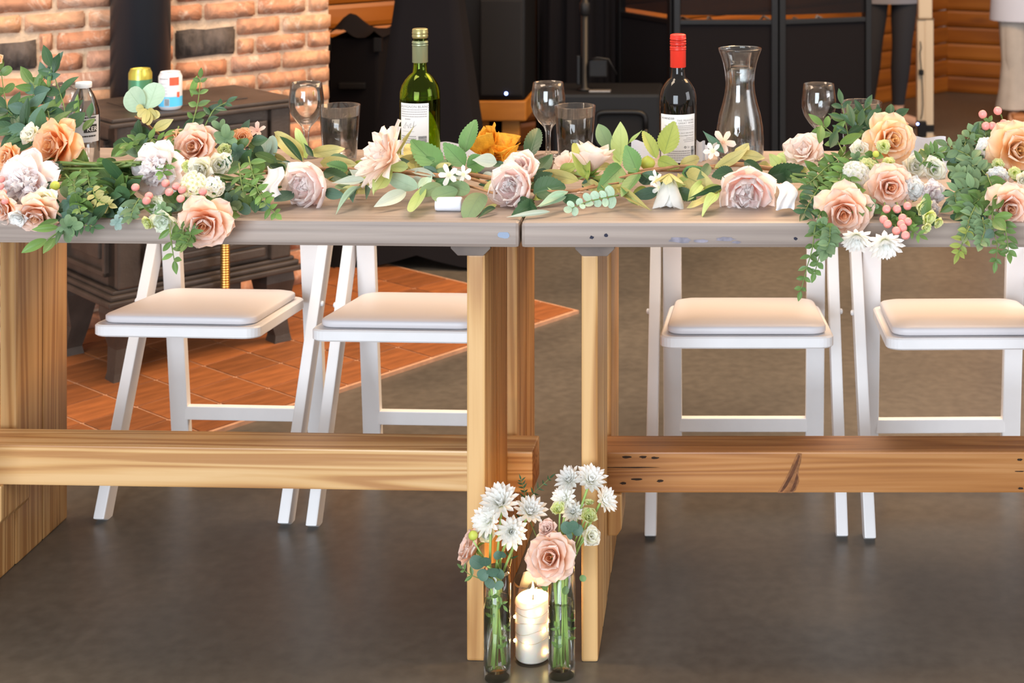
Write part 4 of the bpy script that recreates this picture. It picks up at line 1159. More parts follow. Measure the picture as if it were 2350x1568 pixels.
# folded napkins
M_nap = mat('white_napkin', (.74, .75, .82), .8, bump=.08, bscale=120)
def napkin(label, px0, px1, y_top, y_bot, Y, seed, tilt=.02, depth=.03):
    r = random.Random(seed); n = 16; a = P(px0, y_bot, Y); b = P(px1, y_bot, Y); zt = P(px0, y_top, Y).z; z0 = max(TZ + .001, a.z)
    mb = MB()
    for lay in range(3):
        vs = []; fs = []
        for j in range(7):
            for i in range(n + 1):
                t = i / n; q = j / 6
                vs.append((lerp(a.x, b.x, t) + .003 * lay, Y + lay * depth / 3 + .004 * math.sin(6 * t + lay) + q * .01, lerp(z0, zt - .006 * lay - tilt * t * (lay % 2), q) + .002 * math.sin(9 * t + lay)))
        for j in range(6):
            for i in range(n): fs.append((j * (n + 1) + i, j * (n + 1) + i + 1, (j + 1) * (n + 1) + i + 1, (j + 1) * (n + 1) + i))
        mb.add(vs, fs, True)
    o = mb.build('folded_napkin', M_nap)
    return tag(o, label, 'napkin', 'folded white napkins')
napkin('white folded napkin standing beside the dark red wine bottle', 1592, 1618, 326, 372, 3.02, 1)
napkin('white folded napkin behind the pale green leaves beside the tumbler', 1448, 1500, 326, 372, 3.04, 2)
napkin('white folded napkin behind the green wine bottle and rose leaves', 1002, 1098, 330, 372, 3.06, 3)
napkin('pale blue white folded napkin between the two right hand bouquets', 2075, 2172, 316, 400, 2.90, 4, .004)

rn = MB().lathe([(0, 0), (.0105, 0), (.0115, .004), (.0120, .042), (.0105, .045), (.006, .041), (0, .040)], 24, m=Matrix.Rotation(PI / 2, 4, 'Y')).build('rolled_napkin', M_nap)
pn_ = P(1000, 478, TY(490) + .02); rn.location = (pn_.x, pn_.y, TZ + .0115); tag(rn, 'white rolled napkin tucked under round grey green garland leaves', 'napkin')
# ------------------------------------------------------------------ flowers and leaves
def petal(name, m, L=1, W=.5, th0=.3, bend=.3, tip=.4, cup=.8, ruffle=0, nr=3, seed=0, nu=8, nv=9, base=.35, wide=.62, notch=0, point=0, y0=0.0, z0=0.0):
    """a petal of unit flower: base at radius y0, rising along the axis +Z and opening towards +Y by th"""
    r = random.Random(seed); ph = r.uniform(0, 6); ph2 = r.uniform(0, 6)
    vs = []; fs = []; uv = []; y, z = y0, z0; dv = L / nv
    for j in range(nv + 1):
        v = j / nv
        th = th0 + bend * v + tip * max(0, (v - .62) / .38) ** 1.5
        if j: y += dv * math.sin(th); z += dv * math.cos(th)
        if v < wide: wv = base + (1 - base) * math.sin(v / wide * PI / 2)
        else:
            q = (v - wide) / (1 - wide)
            wv = (1 - q) ** .8 if point else math.sqrt(max(0, 1 - q ** 2.6))
        wv = max(.06 if not point else .02, wv) * W
        for i in range(nu + 1):
            uu = -1 + 2 * i / nu; c = max(1e-3, cup)
            x = wv * math.sin(c * uu) / c; inw = wv * (1 - math.cos(c * uu)) / c
            rf = ruffle * v * v * (math.sin(nr * PI * uu + ph) + .5 * math.sin(2.3 * nr * uu + ph2)) * (.35 + .65 * abs(uu) + .3 * v)
            nt_ = -notch * max(0, v - .8) / .2 * (1 - abs(uu)) * L
            d = -inw + rf
            vs.append((x, y + d * math.cos(th) + nt_ * math.sin(th), z - d * math.sin(th) + nt_ * math.cos(th)))
            uv.append((i / nu, v))
    n = nu + 1
    for j in range(nv):
        for i in range(nu): fs.append((j * n + i, j * n + i + 1, (j + 1) * n + i + 1, (j + 1) * n + i))
    if name is None: return vs, fs, uv
    return mesh(name, vs, fs, m, uv)
_pc = {}
def pmesh(key, m, **kw):
    k = (key, m.name)
    if k not in _pc: _pc[k] = petal('petal', m, **kw)
    return _pc[k]
def frame(axis, roll=0):
    z = Vector(axis).normalized(); t = Vector((0, 0, 1)) if abs(z.z) < .9 else Vector((0, -1, 0))
    x = t.cross(z).normalized(); y = z.cross(x)
    return Matrix((x, y, z)).transposed().to_4x4() @ Matrix.Rotation(roll, 4, 'Z')
def place(parent, pos, axis, R, roll=0):
    m = frame(axis, roll); m.translation = Vector(pos) - Vector(parent.location)
    return m @ Matrix.Scale(R, 4)
def joined(petals):
    V = []; Fc = []; U = []
    for (vs, fs, uv), mt in petals:
        b = len(V); V += [mt @ Vector(v) for v in vs]; Fc += [tuple(i + b for i in f) for f in fs]; U += uv
    return V, Fc, U

_core = {}
def rose_core(m, seed):
    k = ('core', m.name, seed % 3)
    if k in _core: return _core[k]
    r = random.Random(seed); n = 110; rows = [(0.55, -.22), (.86, .02), (1.0, .20), (1.04, .29), (1.10, .335)]
    vs = []; fs = []; uv = []; turns = 3.6
    for i in range(n + 1):
        t = i / n; a = 2 * PI * turns * t; rad = .035 + .34 * t
        rad *= 1 + .10 * math.sin(2.5 * a + seed)
        top = (.10 - .13 * t) + .022 * math.sin(2.5 * a + 1)
        for q, (rs, z) in enumerate(rows):
            rr = rad * rs
            vs.append((rr * math.cos(a), rr * math.sin(a), z + top * (q / 4))); uv.append((t, .15 + .5 * q / 4 * (.5 + .5 * t)))
    R = len(rows)
    for i in range(n):
        for q in range(R - 1): fs.append((i * R + q, (i + 1) * R + q, (i + 1) * R + q + 1, i * R + q + 1))
    _core[k] = mesh('rose', vs, fs, m, uv)
    return _core[k]
def calyx(parent_flower, m, z=-.30):
    ps = []
    for k in range(5):
        ps.append((petal(None, m, L=.55, W=.13, th0=1.5, bend=.7, tip=.3, cup=.5, nu=4, nv=5, point=1, y0=.02, z0=z), Matrix.Rotation(2 * PI * k / 5, 4, 'Z')))
    V, Fc, U = joined(ps)
    mb = MB(); mb.v = [Vector(v) for v in V]; mb.f = Fc; mb.sm = [True] * len(Fc)
    mb.lathe([(0, z - .16), (.09, z - .12), (.12, z - .02), (.08, z + .06)], 12)
    return mb.build('calyx', m, parent_flower)
def rose(parent, pos, axis, R, m, seed=0, open_=1.0, name='rose', label=None):
    r = random.Random(seed)
    c = link(name, rose_core(m, seed), parent, mw=place(parent, pos, axis, R, r.uniform(0, 6)))
    if label: c['label'] = label
    layers = [(4, dict(L=.62, W=.36, th0=.30, bend=-.35, tip=.55, cup=1.25, y0=.13, z0=-.22), .0),
              (4, dict(L=.74, W=.44, th0=.55, bend=-.30, tip=.75, cup=1.05, y0=.14, z0=-.24), .6),
              (5, dict(L=.84, W=.50, th0=.80, bend=-.20, tip=.85, cup=.85, y0=.15, z0=-.26), .3),
              (5, dict(L=.92, W=.52, th0=1.08, bend=-.10, tip=.70, cup=.60, y0=.15, z0=-.28), .9),
              (5, dict(L=.94, W=.50, th0=1.38, bend=.05, tip=.45, cup=.35, y0=.14, z0=-.29), .2)]
    for li, (n, kw, off) in enumerate(layers):
        kw = dict(kw); kw['th0'] *= open_
        for k in range(n):
            v = (k + seed) % 2
            me = pmesh(('rose', li, v, round(open_, 2)), m, ruffle=.035 + .012 * li, nr=2, seed=li * 7 + v, nu=8, nv=9, wide=.55, base=.40, point=0, notch=-.05 if li > 2 else .02, **kw)
            link('petal', me, c, rot=(r.uniform(-.06, .06), r.uniform(-.06, .06), off + 2 * PI * k / n + r.uniform(-.18, .18)), scale=(1, r.uniform(.93, 1.05), r.uniform(.93, 1.05)))
    calyx(c, M_calyx)
    return c
def peony(parent, pos, axis, R, m, seed=0, closed=1.0, name='peony', ruf=.10, label=None):
    """globe shaped peony: cupped outer petals closing over a ruffled heart"""
    r = random.Random(seed); ps = []
    for k in range(16):
        a = r.uniform(0, 2 * PI); lay = k / 16
        ps.append((petal(None, m, L=.62 + .12 * lay, W=.22 + .06 * r.random(), th0=.1 + .75 * lay, bend=-.35 * lay, tip=.2, cup=.9, ruffle=.10, nr=3, seed=k + seed * 5, nu=6, nv=6, y0=.05 + .24 * lay, z0=-.30), Matrix.Rotation(a, 4, 'Z')))
    V, Fc, U = joined(ps)
    c = link(name, mesh(name, V, Fc, m, U), parent, mw=place(parent, pos, axis, R, r.uniform(0, 6)))
    if label: c['label'] = label
    for li, (n, kw) in enumerate([(5, dict(L=1.02, W=.44, th0=.95, bend=-1.10 * closed, tip=-.05, cup=1.0, y0=.16, z0=-.40)),
                                  (5, dict(L=1.18, W=.54, th0=1.20, bend=-1.25 * closed, tip=.10, cup=.95, y0=.18, z0=-.48)),
                                  (6, dict(L=1.26, W=.60, th0=1.42, bend=-1.25 * closed, tip=.30, cup=.80, y0=.18, z0=-.54))]):
        for k in range(n):
            v = (k + seed) % 2
            me = pmesh(('peony', li, v, closed), m, ruffle=ruf * .45, nr=2.4, seed=90 + li * 7 + v, nu=10, nv=10, wide=.6, base=.35, notch=.03, **kw)
            link('petal', me, c, rot=(0, 0, .7 * li + 2 * PI * k / n + r.uniform(-.15, .15)), scale=(1, r.uniform(.95, 1.05), r.uniform(.95, 1.05)))
    return c
def bomb_peony(parent, pos, axis, R, m, seed=0, name='peony', label=None):
    """double peony: broad guard petals and a heaped heart of narrow serrated petals"""
    r = random.Random(seed); ps = []
    for k in range(64):
        t = (k + .5) / 64; th = 1.35 * math.sqrt(t); a = k * 2.39996 + r.uniform(-.2, .2)
        mt = Matrix.Rotation(a, 4, 'Z') @ Matrix.Rotation(-th * .9, 4, 'X')
        ps.append((petal(None, m, L=.80 - .10 * t + r.uniform(-.06, .06), W=.12 + .06 * r.random(), th0=.0, bend=r.uniform(-.2, .3), tip=r.uniform(-.3, .6), cup=.7, ruffle=.09, nr=2, seed=k, nu=4, nv=6, notch=.12, base=.5, y0=.02, z0=-.12), mt))
    V, Fc, U = joined(ps)
    c = link(name, mesh(name, V, Fc, m, U), parent, mw=place(parent, pos, axis, R, r.uniform(0, 6)))
    if label: c['label'] = label
    for li, (n, kw) in enumerate([(6, dict(L=.98, W=.42, th0=1.15, bend=-.35, tip=.25, cup=.75, y0=.12, z0=-.24)), (7, dict(L=1.06, W=.46, th0=1.42, bend=-.25, tip=.25, cup=.6, y0=.12, z0=-.30))]):
        for k in range(n):
            me = pmesh(('bomb', li, k % 2), m, ruffle=.06, nr=3, seed=50 + li * 3 + k % 2, nu=10, nv=8, notch=.08, base=.4, **kw)
            link('petal', me, c, rot=(0, 0, .5 * li + 2 * PI * k / n + r.uniform(-.12, .12)))
    return c
def layered(parent, name, pos, axis, R, m, layers, seed=0, centre=None, label=None, ruffle=.0):
    """dahlia, cosmos, daisy-like heads: rows of petals in one head"""
    r = random.Random(seed); ps = []
    for li, (n, L, W, th, bend, cup, pt) in enumerate(layers):
        for k in range(n):
            a = 2 * PI * (k + .5 * (li % 2)) / n + r.uniform(-.5, .5) / n
            ps.append((petal(None, m, L=L * r.uniform(.9, 1.06), W=W * r.uniform(.85, 1.1), th0=th + r.uniform(-.10, .10), bend=bend + r.uniform(-.1, .1), tip=r.uniform(-.2, .2), cup=cup, ruffle=ruffle, nr=2, seed=li * 31 + k, nu=4, nv=6, point=pt, wide=.66, base=.45, y0=.06, z0=.02 * (len(layers) - li) - .10), Matrix.Rotation(a, 4, 'Z')))
    V, Fc, U = joined(ps)
    c = link(name, mesh(name, V, Fc, m, U), parent, mw=place(parent, pos, axis, R, r.uniform(0, 6)))
    if label: c['label'] = label
    if centre is not None:
        MB().lathe([(0, .06), (.06, .05), (.11, .01), (.13, -.05), (0, -.06)], 14).build('flower_centre', centre, c)
    return c
def mum(parent, pos, axis, R, m, seed=0):
    c = layered(parent, 'chrysanthemum', pos, axis, R, m, [(14, 1.0, .155, 1.25, -.15, .9, 0), (13, .94, .15, .98, -.15, .9, 0), (11, .84, .14, .70, -.2, 1.0, 0), (8, .68, .12, .42, -.25, 1.1, 0), (6, .50, .10, .18, -.3, 1.1, 0)], seed)
    MB().lathe([(0, -.30), (.05, -.28), (.17, -.13), (.20, -.06), (.05, -.04)], 14).build('calyx', M_calyx, c)
    return c
def dahlia(parent, pos, axis, R, m, seed=0):
    return layered(parent, 'dahlia', pos, axis, R, m, [(11, 1.05, .20, 1.25, -.1, .7, 1), (10, 1.0, .20, .95, .0, .8, 0), (9, .88, .19, .62, .1, .9, 1), (7, .72, .17, .32, .1, 1.0, 0), (5, .55, .14, .10, .1, 1.0, 0)], seed, ruffle=.05)
def lisianthus(parent, pos, axis, R, m, seed=0, centre=True, name='lisianthus'):
    r = random.Random(seed)
    c = layered(parent, name, pos, axis, R, m, [(5, 1.05, .52, 1.05, -.15, .8, 0), (5, .98, .50, .72, .0, .9, 0), (5, .82, .42, .42, .15, 1.0, 0), (4, .62, .34, .18, .2, 1.1, 0)], seed, ruffle=.10, centre=M_yg if centre else None)
    return c
def carnation(parent, pos, axis, R, m, seed=0, name='carnation', n=36):
    r = random.Random(seed); ps = []
    for k in range(n):
        t = (k + .5) / n; th = 1.5 * math.sqrt(t); a = k * 2.39996
        mt = Matrix.Rotation(a, 4, 'Z') @ Matrix.Rotation(-th, 4, 'X')
        ps.append((petal(None, m, L=.86 + r.uniform(-.08, .08), W=.30, th0=0, bend=r.uniform(-.2, .2), tip=r.uniform(.3, 1.0), cup=.3, ruffle=.09, nr=3, seed=k + seed, nu=6, nv=5, base=.25, wide=.8, y0=0, z0=-.05), mt))
    V, Fc, U = joined(ps)
    return link(name, mesh(name, V, Fc, m, U), parent, mw=place(parent, pos, axis, R, r.uniform(0, 6)))
def hydrangea(parent, pos, axis, R, m, seed=0, n=42):
    r = random.Random(seed); ps = []
    for k in range(n):
        t = (k + .5) / n; th = 1.5 * math.sqrt(t); a = k * 2.39996
        mt = Matrix.Rotation(a, 4, 'Z') @ Matrix.Rotation(-th, 4, 'X') @ Matrix.Translation((0, 0, .72 + r.uniform(-.05, .05)))
        for q in range(4):
            ps.append((petal(None, m, L=.24, W=.12, th0=1.2, bend=.2, tip=.1, cup=.4, seed=k, nu=3, nv=4, y0=.01, z0=0), mt @ Matrix.Rotation(q * PI / 2 + a, 4, 'Z')))
    V, Fc, U = joined(ps)
    return link('hydrangea', mesh('hydrangea', V, Fc, m, U), parent, mw=place(parent, pos, axis, R, 0))
def star(parent, pos, axis, R, m, seed=0):
    r = random.Random(seed)
    c = layered(parent, 'stephanotis', pos, axis, R, m, [(5, 1.0, .26, 1.15, .1, .5, 0)], seed)
    MB().lathe([(.05, -.9), (.09, -.7), (.11, -.2), (.09, .0), (.03, .04), (0, .03)], 10).build('flower_tube', m, c)
    return c
_egg = {}
def egg(parent, name, pos, axis, R, m, long=1.2, seed=0):
    if (name, m.name) not in _egg:
        mb = MB().lathe([(0, -.95), (.45, -.85), (.82, -.45), (1, 0), (.92, .45), (.62, .85), (.25, 1.12), (.07, 1.22), (0, 1.24)], 16)
        me = bpy.data.meshes.new(name); me.from_pydata([tuple(v) for v in mb.v], [], mb.f); me.polygons.foreach_set('use_smooth', [True] * len(me.polygons)); me.materials.append(m)
        _egg[name, m.name] = me
    mw = place(parent, pos, axis, R) @ Matrix.Diagonal((1, 1, long * .85, 1))
    return link(name, _egg[name, m.name], parent, mw=mw)
def berry(parent, pos, axis, R, stem_to=None):
    b = egg(parent, 'berry', pos, axis, R, M_berry)
    key = 'berry_sepals'
    if key not in _egg:
        ps = [(petal(None, M_calyx, L=1.2, W=.42, th0=1.3, bend=-.9, tip=.3, cup=.6, nu=3, nv=4, point=1, y0=.05, z0=-1.02), Matrix.Rotation(2 * PI * k / 5, 4, 'Z')) for k in range(5)]
        V, Fc, U = joined(ps); _egg[key] = mesh('sepals', V, Fc, M_calyx, U)
    link('sepals', _egg[key], b)
    if stem_to is not None:
        p0 = Vector(pos) - Vector(axis).normalized() * R * .9 - Vector(parent.location)
        MB().tube([p0, p0.lerp(Vector(stem_to) - Vector(parent.location), .5) + Vector((0, 0, .004)), Vector(stem_to) - Vector(parent.location)], .0013, 6).build('berry_stem', M_stem, parent)
    return b

# leaves -----------------------------------------------------------
_lf = {}
def leaf_mesh(kind, m, var=0):
    k = (kind, m.name, var)
    if k in _lf: return _lf[k]
    r = random.Random(hash(kind) % 97 + var * 13 if False else sum(map(ord, kind)) + var * 13)
    nv, nu = (22, 6) if kind == 'serrated' else (11, 4)
    bend = [.35, -.3, .7, -.75][var % 4]; fold = {'ruscus': .25, 'round': .10, 'serrated': .22, 'lance': .35, 'wavy': .2}[kind]
    vs = []; fs = []; uv = []; y = z = 0
    for j in range(nv + 1):
        v = j / nv
        if kind == 'round': wv = math.sqrt(max(0, 1 - ((v - .52) / .50) ** 2)) if v > .02 else .12
        elif kind == 'ruscus': wv = math.sin(PI * v ** .85) ** .9
        elif kind == 'serrated': wv = math.sin(PI * v ** .72) ** .75
        elif kind == 'lance': wv = math.sin(PI * v ** .7) ** 1.15
        else: wv = math.sin(PI * v ** .8) ** .7
        wv = max(wv, .03) * .5
        th = bend * (v - .3)
        if j: y += math.sin(th) / nv; z += math.cos(th) / nv
        for i in range(nu + 1):
            uu = -1 + 2 * i / nu
            ww = wv
            if kind == 'serrated' and abs(uu) > .99 and 0 < j < nv: ww = wv * (1.05 if j % 2 else .95)
            d = fold * abs(uu) * wv
            if kind == 'wavy': d += .08 * math.sin(7 * v + 1.5 * uu + var * 2) * abs(uu)
            zz = z + (.02 if (kind == 'serrated' and j % 2 and abs(uu) > .99) else 0)
            vs.append((ww * uu, y - d * math.cos(th), zz + d * math.sin(th))); uv.append((i / nu, v))
    n = nu + 1
    for j in range(nv):
        for i in range(nu): fs.append((j * n + i, j * n + i + 1, (j + 1) * n + i + 1, (j + 1) * n + i))
    _lf[k] = mesh('leaf', vs, fs, m, uv)
    return _lf[k]
def leaf(parent, p0, p1, wid, kind, m, face=(0, -1, .35), var=0, root=None):
    """root: the thing whose location the coordinates are relative to"""
    root = root or parent
    p0 = Vector(p0); p1 = Vector(p1); d = p1 - p0; L = max(d.length, 1e-4); z = d / L
    f = Vector(face); f = f - z * f.dot(z)
    if f.length < 1e-3: f = z.orthogonal()
    f.normalize(); y = -f; x = y.cross(z)
    mw = Matrix((x, y, z)).transposed().to_4x4() @ Matrix.Diagonal((wid, (wid + L) * .5, L, 1))
    mw.translation = p0 - Vector(root.location)
    return link('leaf', leaf_mesh(kind, m, var), parent, mw=mw)
def sprig(parent, pts, kind, m, n=8, ll=.03, lw=.014, seed=0, name='sprig', stem=None, face=(0, -1, .5), pairs=True, spread=.9, tipleaf=True, sr=.0014):
    r = random.Random(seed); P3 = [Vector(p) for p in pts]
    # resample
    fine = []
    for a, b in zip(P3, P3[1:]):
        for q in range(5): fine.append(a.lerp(b, q / 5))
    fine.append(P3[-1])
    for _ in range(2): fine = [fine[0]] + [(fine[i - 1] + fine[i] * 2 + fine[i + 1]) / 4 for i in range(1, len(fine) - 1)] + [fine[-1]]
    off = Vector(parent.location)
    s = MB().tube([p - off for p in fine], sr, 6, r1=sr * .5).build(name, stem or M_stem, parent)
    for k in range(n):
        t = (k + .7) / n; fi = t * (len(fine) - 1); i = min(int(fi), len(fine) - 2)
        p = fine[i].lerp(fine[i + 1], fi - i); d = (fine[i + 1] - fine[i]).normalized()
        side = d.cross(Vector(face)).normalized()
        for sg in ((-1, 1) if pairs else ((-1) ** k,)):
            dirn = (d * r.uniform(.35, .75) + side * sg * spread + Vector(face).normalized() * r.uniform(-.35, .45)).normalized()
            L = ll * r.uniform(.7, 1.1) * lerp(1.0, .65, t)
            leaf(s, p, p + dirn * L, lw * r.uniform(.8, 1.15) * lerp(1, .75, t), kind, m, Vector(face) + Vector((r.uniform(-.5, .5), 0, r.uniform(-.4, .4))), k % 4, root=parent)
    if tipleaf: leaf(s, fine[-1], fine[-1] + (fine[-1] - fine[-3]).normalized() * ll * .8, lw * .8, kind, m, face, 1, root=parent)
    return s

# flower and leaf colours
M_calyx = mat('calyx_green', (.20, .32, .06), .5)
M_yg = mat('yellow_green', (.48, .52, .08), .5)
M_stem = mat('green_stem', (.13, .20, .05), .5, var=.2, vscale=40)
M_vine = mat('brown_vine', (.32, .16, .07), .6, var=.3, vscale=60)
M_berry = mat('pink_berry', (.80, .30, .27), .35, var=.12, vscale=60)
M_rose = sheet('blush_rose_petal', (.93, .48, .20), (.93, .64, .46), (.94, .76, .68), mid=.5, transl=.45)
M_rose_peach = sheet('peach_rose_petal', (.94, .44, .13), (.94, .56, .28), (.94, .67, .46), mid=.5, transl=.45)
M_rose_yel = sheet('apricot_rose_petal', (.95, .56, .17), (.95, .66, .34), (.95, .74, .58), mid=.5, transl=.45)
M_peony = sheet('blush_peony_petal', (.93, .64, .58), (.95, .79, .76), (.96, .88, .86), mid=.4, transl=.48)
M_peonyw = sheet('pale_peony_petal', (.93, .76, .75), (.95, .86, .86), (.96, .91, .91), mid=.35, transl=.48)
M_blush = sheet('blush_silk_petal', (.90, .66, .48), (.90, .74, .64), (.91, .82, .77), mid=.5, transl=.48)
M_whitep = sheet('white_petal', (.90, .90, .66), (.94, .94, .90), (.95, .95, .94), mid=.3, transl=.48)
M_creamp = sheet('cream_petal', (.78, .80, .40), (.92, .91, .72), (.95, .93, .86), mid=.35, transl=.48)
M_greenp = sheet('lime_petal', (.48, .60, .10), (.70, .76, .26), (.82, .84, .50), mid=.5, transl=.48)
M_mint = sheet('mint_white_petal', (.70, .82, .55), (.80, .88, .70), (.86, .90, .80), mid=.4, transl=.48)
M_pinkp = sheet('dusty_pink_petal', (.80, .50, .42), (.84, .62, .54), transl=.25)
LG = sheet('leaf_green', (.085, .155, .040), (.115, .205, .055), rough=.4, transl=.15, veins=.35, veinc=(.24, .34, .12), objrand=.28)
LD = sheet('leaf_dark', (.036, .082, .034), (.050, .110, .046), rough=.4, transl=.10, veins=.35, veinc=(.10, .18, .09), objrand=.28)
LT = sheet('leaf_teal', (.065, .13, .085), (.095, .175, .12), rough=.5, transl=.10, veins=.3, veinc=(.13, .22, .18), objrand=.2)
LE = sheet('eucalyptus_leaf', (.125, .205, .095), (.18, .275, .135), rough=.6, transl=.15, veins=.35, veinc=(.12, .19, .12), objrand=.2)
LEB = sheet('blue_eucalyptus_leaf', (.24, .35, .30), (.33, .45, .40), rough=.6, transl=.15, veins=.2, veinc=(.4, .5, .5), objrand=.15)
LM = sheet('mint_leaf', (.36, .52, .38), (.44, .60, .46), rough=.6, transl=.2, veins=.4, veinc=(.30, .44, .30), objrand=.1)
LS = sheet('silver_leaf', (.46, .52, .42), (.56, .60, .50), rough=.65, transl=.15, veins=.4, veinc=(.70, .72, .64), objrand=.1)
LL = sheet('lime_leaf', (.40, .54, .16), (.50, .62, .26), rough=.55, transl=.25, veins=.4, veinc=(.28, .40, .10), objrand=.12)
LK = sheet('khaki_leaf', (.46, .42, .14), (.54, .50, .22), rough=.6, transl=.2, veins=.5, veinc=(.20, .24, .08), objrand=.14)
LO = sheet('olive_leaf', (.26, .32, .06), (.32, .38, .09), rough=.5, transl=.2, veins=.5, veinc=(.12, .19, .05), objrand=.12)
LR = sheet('rose_leaf_green', (.10, .23, .07), (.15, .31, .11), rough=.5, transl=.15, veins=.5, veinc=(.06, .14, .05), objrand=.15)
LF = sheet('fresh_leaf', (.125, .22, .05), (.17, .30, .08), rough=.38, transl=.2, veins=.25, veinc=(.30, .45, .15), objrand=.25)
KEY = dict(G=LG, D=LD, T=LT, E=LE, B=LEB, M=LM, S=LS, L=LL, K=LK, O=LO, R=LR, F=LF)

def Yg(py): return interp(py, [(290, 2.78), (380, 2.72), (440, 2.63), (500, 2.532), (560, 2.47)])
def G3(px, py, dy=0): return P(px, py, Yg(py) + dy)

# ------------------------------------------------------------------ the garland
ga = thing('flower_garland', 'faux flower and leaf garland with blush peonies running along both tables', 'garland', on_table(1200, 2.68))
gal = Vector(ga.location)
def vine(pts, r=.0035, seed=0):
    rr_ = random.Random(seed); f = []
    W = [G3(x, y, dy) for x, y, dy in pts]
    for a, b in zip(W, W[1:]):
        for q in range(6): f.append(a.lerp(b, q / 6) + Vector((0, 0, rr_.uniform(-.001, .001))))
    f.append(W[-1])
    for _ in range(3): f = [f[0]] + [(f[i - 1] + 2 * f[i] + f[i + 1]) / 4 for i in range(1, len(f) - 1)] + [f[-1]]
    MB().tube([p - gal for p in f], r, 8).build('vine', M_vine, ga)
vine([(560, 400, .0), (640, 392, .02), (740, 388, .02), (840, 391, .02), (930, 395, .02), (1010, 405, .0), (1080, 400, .02), (1180, 420, .02), (1290, 400, .02), (1400, 420, .02), (1480, 390, .02), (1600, 388, .02), (1690, 375, .02), (1780, 390, .02), (1840, 400, .02)], .0042)
vine([(1060, 405, .01), (1110, 418, .01), (1170, 432, .01), (1230, 440, .0), (1320, 440, .0), (1400, 415, .0), (1470, 398, .0), (1560, 380, .01), (1640, 385, .0)], .0028, 3)
vine([(1040, 412, .0), (1090, 432, .0), (1140, 445, .0)], .0022, 4)
vine([(1330, 437, -.005), (1372, 428, -.005), (1420, 420, -.005)], .002, 5)

